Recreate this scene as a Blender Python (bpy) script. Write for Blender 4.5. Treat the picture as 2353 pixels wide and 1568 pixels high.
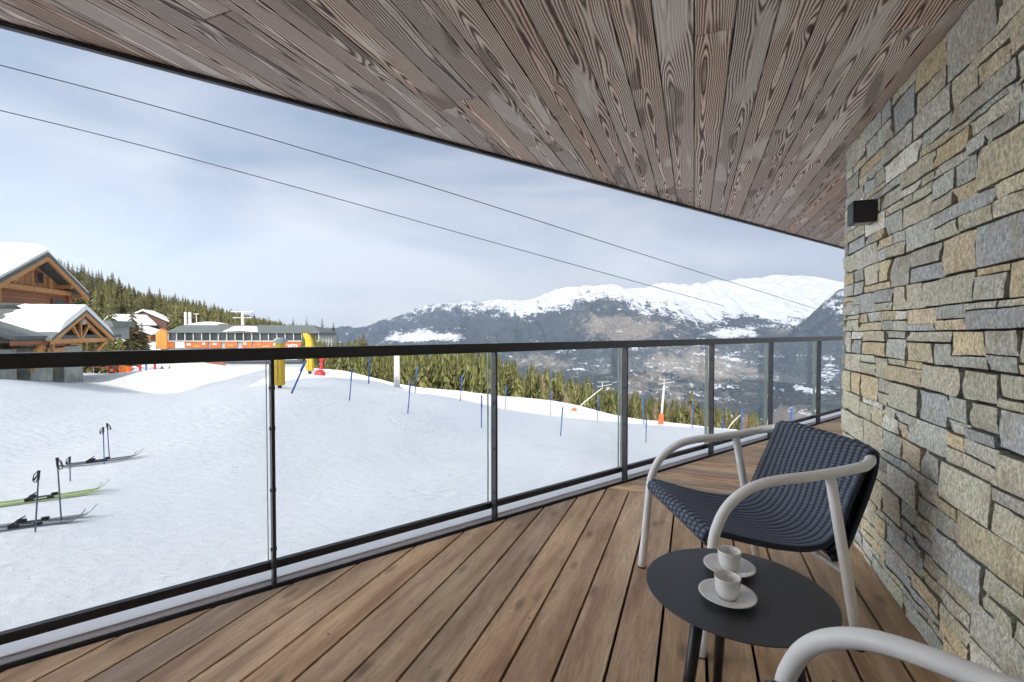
import bpy, bmesh, math, random
import numpy as np
from mathutils import Vector, Matrix, noise as mn
R = math.radians
random.seed(7)
scene = bpy.context.scene
for o in list(bpy.data.objects): bpy.data.objects.remove(o)

# ------------------------------------------------------------------ camera, sky, sun, exposure
FPX, WPX, HPX = 1075.0, 2353.0, 1568.0          # measured on a 2353 px wide view of the photograph
H = 1.2                                          # eye height above the deck
TH = math.atan(25 / FPX)
cam_d = bpy.data.cameras.new('camera'); cam = bpy.data.objects.new('camera', cam_d)
scene.collection.objects.link(cam); scene.camera = cam
cam.location = (0, 0, H); cam.rotation_euler = (R(90) - TH, 0, 0)
cam_d.sensor_width = 36; cam_d.lens = FPX / WPX * 36; cam_d.clip_start = .05; cam_d.clip_end = 60000
SUN_EL = R(33); SDX, SDY = -.25, .968; SAZ = math.atan2(-SDX, -SDY)     # direction the sun stands in
sun_dir = Vector((math.sin(SAZ) * math.cos(SUN_EL), math.cos(SAZ) * math.cos(SUN_EL), math.sin(SUN_EL)))
sd = bpy.data.lights.new('sun', 'SUN'); sd.energy = 1.75; sd.angle = R(.6); sd.color = (1, .95, .86)
so = bpy.data.objects.new('sun', sd); scene.collection.objects.link(so)
so.rotation_euler = sun_dir.to_track_quat('Z', 'Y').to_euler()
world = bpy.data.worlds.new("World"); scene.world = world; world.use_nodes = True
def build_world():
    nt = world.node_tree; N = nt.nodes; L = nt.links; N.clear()
    out = N.new('ShaderNodeOutputWorld'); bg = N.new('ShaderNodeBackground'); L.new(bg.outputs[0], out.inputs[0])
    bg.inputs[1].default_value = .1
    sky = N.new('ShaderNodeTexSky'); sky.sky_type = 'NISHITA'; sky.sun_disc = False
    sky.sun_elevation = SUN_EL; sky.sun_rotation = SAZ; sky.altitude = 1700; sky.dust_density = 1.5
    tc = N.new('ShaderNodeTexCoord')
    mp = N.new('ShaderNodeMapping'); mp.inputs['Scale'].default_value = (1.0, 1.0, 3.2); mp.inputs['Rotation'].default_value = (0, R(14), 0)
    L.new(tc.outputs['Generated'], mp.inputs[0])
    nz = N.new('ShaderNodeTexNoise'); nz.inputs['Scale'].default_value = 1.7; nz.inputs['Detail'].default_value = 6; nz.inputs['Roughness'].default_value = .5
    nz.inputs['Distortion'].default_value = .5
    L.new(mp.outputs[0], nz.inputs['Vector'])
    cr = N.new('ShaderNodeMapRange'); cr.inputs[1].default_value = .34; cr.inputs[2].default_value = .66; cr.inputs[3].default_value = .84; cr.inputs[4].default_value = .97
    L.new(nz.outputs[0], cr.inputs[0])
    # thin high cloud lies thicker towards the horizon
    sx = N.new('ShaderNodeSeparateXYZ'); L.new(tc.outputs['Generated'], sx.inputs[0])
    hz = N.new('ShaderNodeMapRange'); hz.inputs[1].default_value = .0; hz.inputs[2].default_value = .45; hz.inputs[3].default_value = .6; hz.inputs[4].default_value = 0
    L.new(sx.outputs[2], hz.inputs[0])
    mx = N.new('ShaderNodeMath'); mx.operation = 'MAXIMUM'; L.new(cr.outputs[0], mx.inputs[0]); L.new(hz.outputs[0], mx.inputs[1])
    cc = N.new('ShaderNodeMix'); cc.data_type = 'RGBA'; cc.inputs[6].default_value = (3.0, 3.5, 4.6, 1); cc.inputs[7].default_value = (10.3, 10.0, 9.8, 1)
    hz2 = N.new('ShaderNodeMapRange'); hz2.inputs[1].default_value = .02; hz2.inputs[2].default_value = .46; hz2.inputs[3].default_value = 1; hz2.inputs[4].default_value = 0
    L.new(sx.outputs[2], hz2.inputs[0])
    nz2 = N.new('ShaderNodeTexNoise'); nz2.inputs['Scale'].default_value = 1.9; nz2.inputs['Detail'].default_value = 7; nz2.inputs['Distortion'].default_value = .6; L.new(mp.outputs[0], nz2.inputs['Vector'])
    ad = N.new('ShaderNodeMath'); ad.operation = 'MULTIPLY_ADD'; L.new(nz2.outputs[0], ad.inputs[0]); ad.inputs[1].default_value = 2.2; ad.inputs[2].default_value = -1.1
    ad2 = N.new('ShaderNodeMath'); ad2.operation = 'ADD'; ad2.use_clamp = True; L.new(ad.outputs[0], ad2.inputs[0]); L.new(hz2.outputs[0], ad2.inputs[1])
    L.new(ad2.outputs[0], cc.inputs[0])
    m = N.new('ShaderNodeMix'); m.data_type = 'RGBA'; L.new(mx.outputs[0], m.inputs[0]); L.new(sky.outputs[0], m.inputs[6]); L.new(cc.outputs[2], m.inputs[7])
    # made-up bright cloud veil, added left of the view to light the balcony
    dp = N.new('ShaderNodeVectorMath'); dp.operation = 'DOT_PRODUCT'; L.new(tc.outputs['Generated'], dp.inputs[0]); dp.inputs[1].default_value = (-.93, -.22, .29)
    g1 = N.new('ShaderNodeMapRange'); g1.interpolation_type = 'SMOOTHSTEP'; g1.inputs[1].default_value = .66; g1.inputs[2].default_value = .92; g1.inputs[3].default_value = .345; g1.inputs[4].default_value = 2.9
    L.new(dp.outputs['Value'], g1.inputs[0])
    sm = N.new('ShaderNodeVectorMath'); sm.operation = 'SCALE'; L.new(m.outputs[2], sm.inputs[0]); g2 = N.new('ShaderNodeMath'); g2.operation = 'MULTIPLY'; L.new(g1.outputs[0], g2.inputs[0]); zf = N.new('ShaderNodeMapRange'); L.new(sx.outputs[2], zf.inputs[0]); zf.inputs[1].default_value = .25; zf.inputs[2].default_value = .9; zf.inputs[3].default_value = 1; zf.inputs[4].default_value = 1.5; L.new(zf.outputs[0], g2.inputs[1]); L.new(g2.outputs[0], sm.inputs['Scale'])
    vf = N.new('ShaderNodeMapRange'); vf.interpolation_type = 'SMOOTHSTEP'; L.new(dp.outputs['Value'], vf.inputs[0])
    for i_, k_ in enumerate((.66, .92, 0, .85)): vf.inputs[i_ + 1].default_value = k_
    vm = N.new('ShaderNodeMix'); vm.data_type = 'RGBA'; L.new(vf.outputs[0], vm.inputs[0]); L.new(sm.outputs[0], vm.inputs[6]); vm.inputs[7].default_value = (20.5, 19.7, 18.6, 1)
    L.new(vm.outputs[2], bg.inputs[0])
build_world()
vs = scene.view_settings; vs.view_transform = 'Standard'; vs.look = 'None'; vs.exposure = 1.57; vs.gamma = 1; vs.use_curve_mapping = False
scene.render.engine = 'CYCLES'
scene.cycles.max_bounces = 8; scene.cycles.diffuse_bounces = 5; scene.cycles.transparent_max_bounces = 16

HAZE = 8e-5
# ------------------------------------------------------------------ helpers
COL = scene.collection
def ray(x, y):
    x = (x - WPX / 2) / FPX; y = (HPX / 2 - y) / FPX
    return Vector((x, math.cos(TH) + y * math.sin(TH), y * math.cos(TH) - math.sin(TH)))
def at(x, y, Y):                                 # world point seen at that place at forward distance Y
    d = ray(x, y); t = Y / d.y
    return Vector((d.x * t, Y, H + d.z * t))
class MB:
    def __init__(s): s.v = []; s.f = []; s.uv = []; s.col = []
    def poly(s, pts, uv=None, col=None):
        n = len(s.v); s.v += [tuple(p) for p in pts]; s.f.append(tuple(range(n, n + len(pts))))
        s.uv += list(uv) if uv else [(0, 0)] * len(pts); s.col += [col or (1, 1, 1, 1)] * len(pts)
    def grid(s, P, closed=False, col=None, flip=False):
        # P: rows of points; shared vertices, smooth
        n = len(s.v); r = len(P); c = len(P[0])
        for row in P: s.v += [tuple(p) for p in row]
        for i in range(r - 1):
            for j in range(c if closed else c - 1):
                a = n + i * c + j; b = n + i * c + (j + 1) % c; d = n + (i + 1) * c + j; e = n + (i + 1) * c + (j + 1) % c
                s.f.append((a, d, e, b) if flip else (a, b, e, d)); s.uv += [(0, 0)] * 4; s.col += [col or (1, 1, 1, 1)] * 4
        return n
    def box(s, c, size, M=None, col=None):
        x, y, z = [k / 2 for k in size]; c = Vector(c)
        P = [Vector((a * x, b * y, d * z)) for a in (-1, 1) for b in (-1, 1) for d in (-1, 1)]
        P = [c + (M @ p if M else p) for p in P]
        for f in ((0, 1, 3, 2), (4, 6, 7, 5), (0, 4, 5, 1), (2, 3, 7, 6), (0, 2, 6, 4), (1, 5, 7, 3)): s.poly([P[i] for i in f], col=col)
    def bar(s, a, b, w, h, up=(0, 0, 1), col=None):
        a = Vector(a); b = Vector(b); d = b - a; L = d.length; d.normalize(); u = Vector(up); x = d.cross(u)
        if x.length < 1e-4: x = d.cross(Vector((0, 1, 0)))
        x.normalize(); u = x.cross(d); M = Matrix((d, x, u)).transposed()
        s.box((a + b) / 2, (L, w, h), M, col)
    def tube(s, path, r, n=10, cap=True, col=None):
        path = [Vector(p) for p in path]; m = len(path); rs = r if isinstance(r, (list, tuple)) else [r] * m
        rows = []; prev = None
        for i, p in enumerate(path):
            t = (path[min(i + 1, m - 1)] - path[max(i - 1, 0)]).normalized()
            if prev is None:
                prev = t.cross(Vector((0, 0, 1)));
                if prev.length < .05: prev = t.cross(Vector((1, 0, 0)))
            prev = (prev - t * prev.dot(t)).normalized(); q = t.cross(prev)
            rows.append([p + (prev * math.cos(2 * math.pi * k / n) + q * math.sin(2 * math.pi * k / n)) * rs[i] for k in range(n)])
        s.grid(rows, closed=True, col=col)
        if cap:
            s.poly(rows[0], col=col); s.poly(rows[-1][::-1], col=col)
    def lathe(s, prof, c=(0, 0, 0), n=32, col=None):
        c = Vector(c)
        s.grid([[c + Vector((r * math.cos(2 * math.pi * k / n), r * math.sin(2 * math.pi * k / n), z)) for k in range(n)] for r, z in prof], closed=True, col=col)
    def prism(s, pts, off, col=None):            # planar outline swept by a vector
        pts = [Vector(p) for p in pts]; off = Vector(off); q = [p + off for p in pts]
        s.poly(pts[::-1], col=col); s.poly(q, col=col)
        for i in range(len(pts)):
            j = (i + 1) % len(pts); s.poly([pts[i], pts[j], q[j], q[i]], col=col)
    def build(s, name, mat, parent=None, smooth=False, bevel=0, recalc=True):
        me = bpy.data.meshes.new(name); me.from_pydata(s.v, [], s.f)
        if len(s.uv) == len(me.loops):
            ul = me.uv_layers.new(name='UVMap'); ul.data.foreach_set('uv', [k for u in s.uv for k in u])
            if any(c != (1, 1, 1, 1) for c in s.col):
                ca = me.color_attributes.new('tint', 'FLOAT_COLOR', 'CORNER'); ca.data.foreach_set('color', [k for c in s.col for k in c])
        if recalc:
            bm = bmesh.new(); bm.from_mesh(me)
            bmesh.ops.remove_doubles(bm, verts=bm.verts, dist=1e-5)
            bmesh.ops.recalc_face_normals(bm, faces=bm.faces); bm.to_mesh(me); bm.free()
        me.materials.append(mat)
        if smooth:
            for p in me.polygons: p.use_smooth = True
        me.update()
        o = bpy.data.objects.new(name, me); COL.objects.link(o)
        if bevel:
            b = o.modifiers.new('bevel', 'BEVEL'); b.width = bevel; b.segments = 2; b.limit_method = 'ANGLE'
        if parent:
            o.parent = parent; o.matrix_parent_inverse = Matrix.Identity(4)
        return o
def tag(o, label=None, cat=None, group=None, kind=None):
    if label: o['label'] = label
    if cat: o['category'] = cat
    if group: o['group'] = group
    if kind: o['kind'] = kind
    return o
def thing(name, label, cat, loc=(0, 0, 0), rz=0, group=None):
    o = bpy.data.objects.new(name, None); COL.objects.link(o); o.location = loc; o.rotation_euler = (0, 0, rz)
    o.empty_display_size = .1
    return tag(o, label, cat, group)
def copy_tree(o, parent=None):
    c = o.copy(); COL.objects.link(c); c.parent = parent
    for ch in [x for x in bpy.data.objects if x.parent == o]: copy_tree(ch, c)
    return c
def smooth_path(pts, n=8):                       # Catmull-Rom
    pts = [Vector(p) for p in pts]; P = [pts[0] * 2 - pts[1]] + pts + [pts[-1] * 2 - pts[-2]]; out = []
    for i in range(1, len(P) - 2):
        a, b, c, d = P[i - 1:i + 3]
        for k in range(n):
            t = k / n; out.append(.5 * ((2 * b) + (c - a) * t + (2 * a - 5 * b + 4 * c - d) * t * t + (3 * b - a - 3 * c + d) * t ** 3))
    return out + [pts[-1]]
def smoothstep(a, b, x):
    t = min(1, max(0, (x - a) / (b - a))); return t * t * (3 - 2 * t)

# ------------------------------------------------------------------ materials
def new_mat(name):
    m = bpy.data.materials.new(name); m.use_nodes = True; nt = m.node_tree
    return m, nt.nodes, nt.links, nt.nodes['Principled BSDF']
def mix(N, L, f, a, b, typ='MIX'):
    m = N.new('ShaderNodeMix'); m.data_type = 'RGBA'; m.blend_type = typ
    for s, v in ((0, f), (6, a), (7, b)):
        if hasattr(v, 'is_linked') or hasattr(v, 'links'): L.new(v, m.inputs[s])
        else: m.inputs[s].default_value = v if s == 0 else (tuple(v) + (1,))[:4]
    return m.outputs[2]
def math_n(N, L, op, a, b=None, c=None, clamp=False):
    m = N.new('ShaderNodeMath'); m.operation = op; m.use_clamp = clamp
    for i, v in enumerate((a, b, c)):
        if v is None: continue
        if hasattr(v, 'links'): L.new(v, m.inputs[i])
        else: m.inputs[i].default_value = v
    return m.outputs[0]
def rng(N, L, v, a, b, c=0, d=1):
    m = N.new('ShaderNodeMapRange'); L.new(v, m.inputs[0])
    for i, k in enumerate((a, b, c, d)): m.inputs[i + 1].default_value = k
    return m.outputs[0]
def noise_n(N, L, vec, scale, detail=4, rough=.5, dist=0, dim='3D'):
    n = N.new('ShaderNodeTexNoise'); n.noise_dimensions = dim; n.inputs['Scale'].default_value = scale; n.inputs['Detail'].default_value = detail
    n.inputs['Roughness'].default_value = rough; n.inputs['Distortion'].default_value = dist
    if vec is not None: L.new(vec, n.inputs['Vector'])
    return n.outputs[0]
def mapping(N, L, vec, scale):
    m = N.new('ShaderNodeMapping'); m.inputs['Scale'].default_value = scale; L.new(vec, m.inputs[0]); return m.outputs[0]
def bump(N, L, B, h, strength=.3, dist=.01):
    b = N.new('ShaderNodeBump'); b.inputs['Strength'].default_value = strength; b.inputs['Distance'].default_value = dist
    L.new(h, b.inputs['Height']); L.new(b.outputs[0], B.inputs['Normal']); return b
def plain(name, col, rough=.5, metal=0, var=.12, scale=6, bmp=0, spec=.5):
    m, N, L, B = new_mat(name)
    tc = N.new('ShaderNodeTexCoord'); n = noise_n(N, L, tc.outputs['Object'], scale, 5, .6)
    f = rng(N, L, n, .3, .7)
    L.new(mix(N, L, f, tuple(c * (1 - var) for c in col), tuple(min(1, c * (1 + var)) for c in col)), B.inputs['Base Color'])
    B.inputs['Roughness'].default_value = rough; B.inputs['Metallic'].default_value = metal; B.inputs['Specular IOR Level'].default_value = spec
    if bmp: bump(N, L, B, noise_n(N, L, tc.outputs['Object'], scale * 8, 4), bmp, .01)
    return m

def mat_ceiling():
    m, N, L, B = new_mat('brushed_larch'); uv = N.new('ShaderNodeUVMap').outputs[0]
    sp = N.new('ShaderNodeSeparateXYZ'); L.new(uv, sp.inputs[0]); u, v = sp.outputs[0], sp.outputs[1]
    at_ = N.new('ShaderNodeAttribute'); at_.attribute_name = 'tint'; sc = N.new('ShaderNodeSeparateColor'); L.new(at_.outputs['Color'], sc.inputs[0])
    r1, r2, r3 = sc.outputs[0], sc.outputs[1], sc.outputs[2]
    # board coordinate: u across (-.07...07 m), v along
    cb = N.new('ShaderNodeCombineXYZ'); L.new(math_n(N, L, 'MULTIPLY', u, 4.5), cb.inputs[0]); L.new(math_n(N, L, 'MULTIPLY', v, .75), cb.inputs[1]); L.new(math_n(N, L, 'MULTIPLY', r1, 40.0), cb.inputs[2])
    big = noise_n(N, L, cb.outputs[0], 2.1, 1.5, .35, .15)
    cb2 = N.new('ShaderNodeCombineXYZ'); L.new(math_n(N, L, 'MULTIPLY', u, 30), cb2.inputs[0]); L.new(math_n(N, L, 'MULTIPLY', v, 9), cb2.inputs[1]); L.new(math_n(N, L, 'MULTIPLY', r1, 20), cb2.inputs[2])
    wob = noise_n(N, L, cb2.outputs[0], 1.6, 2, .5, 0)
    # knots
    cbk = N.new('ShaderNodeCombineXYZ'); L.new(math_n(N, L, 'MULTIPLY', u, 7), cbk.inputs[0]); L.new(math_n(N, L, 'MULTIPLY', v, 1.9), cbk.inputs[1]); L.new(math_n(N, L, 'MULTIPLY', r1, 30), cbk.inputs[2])
    vo = N.new('ShaderNodeTexVoronoi'); vo.inputs['Scale'].default_value = 1.0; vo.inputs['Randomness'].default_value = 1; L.new(cbk.outputs[0], vo.inputs['Vector'])
    kd = vo.outputs['Distance']
    kn = math_n(N, L, 'POWER', math_n(N, L, 'SUBTRACT', 1, rng(N, L, kd, .0, .30)), 2.2)
    uc = math_n(N, L, 'SUBTRACT', u, math_n(N, L, 'MULTIPLY', math_n(N, L, 'SUBTRACT', r2, .5), .07))
    rad = math_n(N, L, 'SQRT', math_n(N, L, 'ADD', math_n(N, L, 'MULTIPLY', uc, uc), .00022))
    fld = math_n(N, L, 'MULTIPLY', rad, 118.0)
    fld = math_n(N, L, 'MULTIPLY_ADD', big, 8.5, fld)
    fld = math_n(N, L, 'MULTIPLY_ADD', wob, .45, fld)
    fld = math_n(N, L, 'MULTIPLY_ADD', kn, 3.2, fld)
    w = math_n(N, L, 'FRACT', fld)
    # saw-like growth ring: slow pale early wood, sharp dark late wood
    ring = math_n(N, L, 'MULTIPLY', rng(N, L, w, .12, .5), rng(N, L, w, .98, .72))
    fine = noise_n(N, L, mapping(N, L, uv, (260, 9, 1)), 1.0, 3, .6)
    stain = noise_n(N, L, cb.outputs[0], 1.1, 4, .55)
    sn = rng(N, L, math_n(N, L, 'MULTIPLY_ADD', r3, .3, stain), .45, .95)
    dark = mix(N, L, sn, (.095, .05, .035), (.15, .112, .095))
    lite = mix(N, L, sn, (.93, .76, .66), (.96, .90, .84))
    c = mix(N, L, ring, dark, lite)
    c = mix(N, L, math_n(N, L, 'MULTIPLY', rng(N, L, fine, .35, .7), .22), c, mix(N, L, sn, (.26, .17, .13), (.36, .30, .26)))
    hi = rng(N, L, big, .62, .68); c = mix(N, L, math_n(N, L, 'MULTIPLY', hi, .75), c, (.82, .77, .72))
    hi2 = rng(N, L, big, .36, .32); c = mix(N, L, math_n(N, L, 'MULTIPLY', hi2, .6), c, (.15, .1, .065))
    kc = rng(N, L, kd, .10, .05); c = mix(N, L, math_n(N, L, 'MULTIPLY', kc, .7), c, (.12, .075, .05))
    cbc = N.new('ShaderNodeCombineXYZ'); L.new(math_n(N, L, 'MULTIPLY', u, 6), cbc.inputs[0]); L.new(math_n(N, L, 'MULTIPLY', v, 34), cbc.inputs[1]); L.new(r1, cbc.inputs[2])
    ck = noise_n(N, L, cbc.outputs[0], 1.0, 3, .6); c = mix(N, L, math_n(N, L, 'MULTIPLY', rng(N, L, ck, .70, .76), .55), c, (.09, .06, .045))
    br = N.new('ShaderNodeHueSaturation'); L.new(c, br.inputs['Color']); L.new(rng(N, L, r2, 0, 1, .86, 1.14), br.inputs['Value']); L.new(rng(N, L, r3, 0, 1, 1.2, .85), br.inputs['Saturation'])
    L.new(br.outputs[0], B.inputs['Base Color']); B.inputs['Roughness'].default_value = .62; B.inputs['Specular IOR Level'].default_value = .35
    bump(N, L, B, ring, .5, .0015)
    return m
def mat_deck():
    m, N, L, B = new_mat('deck_wood'); uv = N.new('ShaderNodeUVMap').outputs[0]
    sp = N.new('ShaderNodeSeparateXYZ'); L.new(uv, sp.inputs[0]); u, v = sp.outputs[0], sp.outputs[1]
    at_ = N.new('ShaderNodeAttribute'); at_.attribute_name = 'tint'; sc = N.new('ShaderNodeSeparateColor'); L.new(at_.outputs['Color'], sc.inputs[0])
    r1, r2, r3 = sc.outputs[0], sc.outputs[1], sc.outputs[2]
    cb = N.new('ShaderNodeCombineXYZ'); L.new(math_n(N, L, 'MULTIPLY', u, 16.0), cb.inputs[0]); L.new(math_n(N, L, 'MULTIPLY', v, 1.8), cb.inputs[1]); L.new(math_n(N, L, 'MULTIPLY', r1, 50.0), cb.inputs[2])
    big = noise_n(N, L, cb.outputs[0], 1.2, 4, .55, .4)
    cbk = N.new('ShaderNodeCombineXYZ'); L.new(math_n(N, L, 'MULTIPLY', u, 9), cbk.inputs[0]); L.new(math_n(N, L, 'MULTIPLY', v, 3.2), cbk.inputs[1]); L.new(math_n(N, L, 'MULTIPLY', r1, 30), cbk.inputs[2])
    vo = N.new('ShaderNodeTexVoronoi'); vo.inputs['Scale'].default_value = 1.0; L.new(cbk.outputs[0], vo.inputs['Vector']); kd = vo.outputs['Distance']
    kn = math_n(N, L, 'POWER', math_n(N, L, 'SUBTRACT', 1, rng(N, L, kd, .0, .4)), 2)
    fld = math_n(N, L, 'MULTIPLY_ADD', big, 9.0, math_n(N, L, 'MULTIPLY', u, 55)); fld = math_n(N, L, 'MULTIPLY_ADD', kn, 4, fld)
    w = math_n(N, L, 'SINE', math_n(N, L, 'MULTIPLY', fld, 6.28)); ring = rng(N, L, w, -1, 1)
    fine = noise_n(N, L, mapping(N, L, uv, (230, 8, 1)), 1.0, 4, .6)
    blot = noise_n(N, L, cb.outputs[0], .8, 5, .6)
    c = mix(N, L, rng(N, L, blot, .34, .66), (.355, .19, .092), (.80, .55, .32))
    c = mix(N, L, math_n(N, L, 'MULTIPLY', ring, .38), c, (.29, .18, .115))
    c = mix(N, L, math_n(N, L, 'MULTIPLY', rng(N, L, fine, .4, .7), .42), c, (.70, .49, .31))
    c = mix(N, L, math_n(N, L, 'MULTIPLY', rng(N, L, kd, .22, .06), .6), c, (.13, .075, .045))
    c = mix(N, L, math_n(N, L, 'MULTIPLY', rng(N, L, kn, .25, .6), .25), c, (.3, .19, .12))
    # screw heads and small nail holes
    mask = noise_n(N, L, mapping(N, L, uv, (40, 40, 1)), 1.0, 1, .5); c = mix(N, L, rng(N, L, mask, .77, .8), c, (.08, .05, .04))
    br = N.new('ShaderNodeHueSaturation'); L.new(c, br.inputs['Color']); L.new(rng(N, L, r2, 0, 1, .72, 1.10), br.inputs['Value']); L.new(rng(N, L, r3, 0, 1, .82, 1.04), br.inputs['Saturation'])
    L.new(br.outputs[0], B.inputs['Base Color']); B.inputs['Roughness'].default_value = .58; B.inputs['Specular IOR Level'].default_value = .4
    bump(N, L, B, math_n(N, L, 'ADD', ring, fine), .22, .0012)
    return m
def mat_stone():
    m, N, L, B = new_mat('rough_stone'); tc = N.new('ShaderNodeTexCoord').outputs['Object']
    at_ = N.new('ShaderNodeAttribute'); at_.attribute_name = 'tint'
    n1 = noise_n(N, L, mapping(N, L, tc, (1, 1, .6)), 95, 4, .8)
    n2 = noise_n(N, L, tc, 9, 5, .6); n3 = noise_n(N, L, tc, 240, 2, .6)
    c = mix(N, L, rng(N, L, n1, .36, .66), (.50, .52, .49), (1.42, 1.41, 1.38)); c = mix(N, L, 1.0, at_.outputs['Color'], c, 'MULTIPLY')
    c = mix(N, L, math_n(N, L, 'MULTIPLY', rng(N, L, n2, .52, .7), .5), c, (.36, .28, .155))
    c = mix(N, L, math_n(N, L, 'MULTIPLY', rng(N, L, n3, .6, .75), .5), c, (.5, .5, .47))
    c = mix(N, L, math_n(N, L, 'MULTIPLY', rng(N, L, n3, .38, .26), .6), c, (.09, .09, .08))
    L.new(c, B.inputs['Base Color']); B.inputs['Roughness'].default_value = .9; B.inputs['Specular IOR Level'].default_value = .25
    bump(N, L, B, math_n(N, L, 'ADD', n1, math_n(N, L, 'MULTIPLY', n3, .5)), .75, .006)
    return m
def mat_snow(name='snow', near=True):
    m, N, L, B = new_mat(name); tc = N.new('ShaderNodeTexCoord').outputs['Object']
    a = noise_n(N, L, tc, .5, 6, .55); b = noise_n(N, L, mapping(N, L, tc, (1, 1.6, 1)), 3.5, 6, .65); d = noise_n(N, L, tc, 22, 4, .6)
    c = mix(N, L, rng(N, L, b, .3, .7), (.83, .82, .80), (.885, .875, .855))
    L.new(c, B.inputs['Base Color']); B.inputs['Roughness'].default_value = .65; B.inputs['Specular IOR Level'].default_value = .3
    # trampled patches: chopped footprints and ski edges only in places
    msk = rng(N, L, noise_n(N, L, tc, .17, 3, .6), .42, .62)
    vo = N.new('ShaderNodeTexVoronoi'); vo.inputs['Scale'].default_value = 2.3; L.new(mapping(N, L, tc, (1, 2.0, 1)), vo.inputs['Vector'])
    tr = math_n(N, L, 'MULTIPLY', rng(N, L, vo.outputs['Distance'], .0, .5), msk)
    gr = noise_n(N, L, mapping(N, L, tc, (.35, 3.5, 1)), 2.2, 4, .6)
    hgt = math_n(N, L, 'ADD', math_n(N, L, 'MULTIPLY', b, .8), math_n(N, L, 'MULTIPLY', tr, .8))
    hgt = math_n(N, L, 'MULTIPLY_ADD', d, .10, hgt); hgt = math_n(N, L, 'MULTIPLY_ADD', gr, .35, hgt)
    fk = rng(N, L, noise_n(N, L, mapping(N, L, tc, (1, 2.2, 1)), 5.5, 3, .55), .60, .68)
    hgt = math_n(N, L, 'MULTIPLY_ADD', math_n(N, L, 'MULTIPLY', fk, rng(N, L, msk, 0, 1, .25, 1)), -.55, hgt)
    if near: bump(N, L, B, hgt, .5, .13)
    else: bump(N, L, B, b, .5, .3)
    return m
def mat_glass():
    m, N, L, B = new_mat('clear_glass'); N.remove(B); out = N['Material Output']
    t = N.new('ShaderNodeBsdfTransparent'); t.inputs[0].default_value = (.985, .992, .99, 1)
    g = N.new('ShaderNodeBsdfGlossy'); g.inputs['Roughness'].default_value = .01
    f = N.new('ShaderNodeFresnel'); f.inputs[0].default_value = 1.35
    x = N.new('ShaderNodeMixShader'); L.new(math_n(N, L, 'MULTIPLY', f.outputs[0], .08), x.inputs[0]); L.new(t.outputs[0], x.inputs[1]); L.new(g.outputs[0], x.inputs[2]); L.new(x.outputs[0], out.inputs[0])
    return m
def mat_tree(name, a, b):
    m, N, L, B = new_mat(name); oi = N.new('ShaderNodeObjectInfo'); tc = N.new('ShaderNodeTexCoord').outputs['Object']
    n = noise_n(N, L, tc, 1.3, 5, .7); ge = N.new('ShaderNodeNewGeometry')
    n = math_n(N, L, 'MULTIPLY_ADD', ge.outputs['Random Per Island'], .35, math_n(N, L, 'MULTIPLY', n, .75))
    c = mix(N, L, rng(N, L, n, .32, .74), a, b)
    h = N.new('ShaderNodeHueSaturation'); L.new(c, h.inputs['Color'])
    L.new(rng(N, L, oi.outputs['Random'], 0, 1, .475, .525), h.inputs['Hue']); L.new(rng(N, L, oi.outputs['Random'], 0, 1, .75, 1.3), h.inputs['Value'])
    L.new(h.outputs[0], B.inputs['Base Color']); B.inputs['Roughness'].default_value = .8; B.inputs['Specular IOR Level'].default_value = .15
    return m
def mat_planks(name, a, b, axis=2, pitch=.18, rough=.7):
    m, N, L, B = new_mat(name); tc = N.new('ShaderNodeTexCoord').outputs['Object']
    sp = N.new('ShaderNodeSeparateXYZ'); L.new(tc, sp.inputs[0])
    k = math_n(N, L, 'DIVIDE', sp.outputs[axis], pitch); fr = math_n(N, L, 'FRACT', k); fl = math_n(N, L, 'FLOOR', k)
    wn = N.new('ShaderNodeTexWhiteNoise'); wn.noise_dimensions = '1D'; L.new(fl, wn.inputs['W'])
    sc = [1.2, 1.2, 1.2]; sc[axis] = 12
    n = noise_n(N, L, mapping(N, L, tc, tuple(sc)), 1.5, 4, .6)
    c = mix(N, L, math_n(N, L, 'MULTIPLY_ADD', wn.outputs[0], .5, math_n(N, L, 'MULTIPLY', n, .6)), a, b)
    e = math_n(N, L, 'MULTIPLY', rng(N, L, fr, 0, .08), rng(N, L, fr, 1, .92)); c = mix(N, L, e, tuple(x * .3 for x in a), c)
    L.new(c, B.inputs['Base Color']); B.inputs['Roughness'].default_value = rough; bump(N, L, B, e, .5, .01)
    return m
def mat_mountain():
    m, N, L, B = new_mat('mountain_cover'); tc = N.new('ShaderNodeTexCoord').outputs['Object']
    at_ = N.new('ShaderNodeAttribute'); at_.attribute_name = 'cover'; sc = N.new('ShaderNodeSeparateColor'); L.new(at_.outputs['Color'], sc.inputs[0])
    n1 = noise_n(N, L, tc, .012, 6, .7); n2 = noise_n(N, L, tc, .05, 4, .7); st = noise_n(N, L, mapping(N, L, tc, (1, .3, 2.2)), .016, 6, .72)
    forest = mix(N, L, rng(N, L, n2, .4, .6), (.018, .028, .034), (.085, .092, .09))
    tan = mix(N, L, rng(N, L, n2, .35, .65), (.13, .115, .095), (.33, .28, .23))
    g = mix(N, L, rng(N, L, math_n(N, L, 'ADD', sc.outputs[1], math_n(N, L, 'MULTIPLY', math_n(N, L, 'SUBTRACT', n1, .5), 1.6)), .35, .65), forest, tan)
    s = math_n(N, L, 'ADD', sc.outputs[0], math_n(N, L, 'MULTIPLY', math_n(N, L, 'SUBTRACT', math_n(N, L, 'ADD', st, n2), 1.0), 1.5))
    snow = rng(N, L, s, .49, .54)
    c = mix(N, L, snow, g, (.60, .61, .64))
    L.new(c, B.inputs['Base Color']); B.inputs['Roughness'].default_value = .85; B.inputs['Specular IOR Level'].default_value = .1
    bump(N, L, B, n1, .6, 40)
    return m
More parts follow.
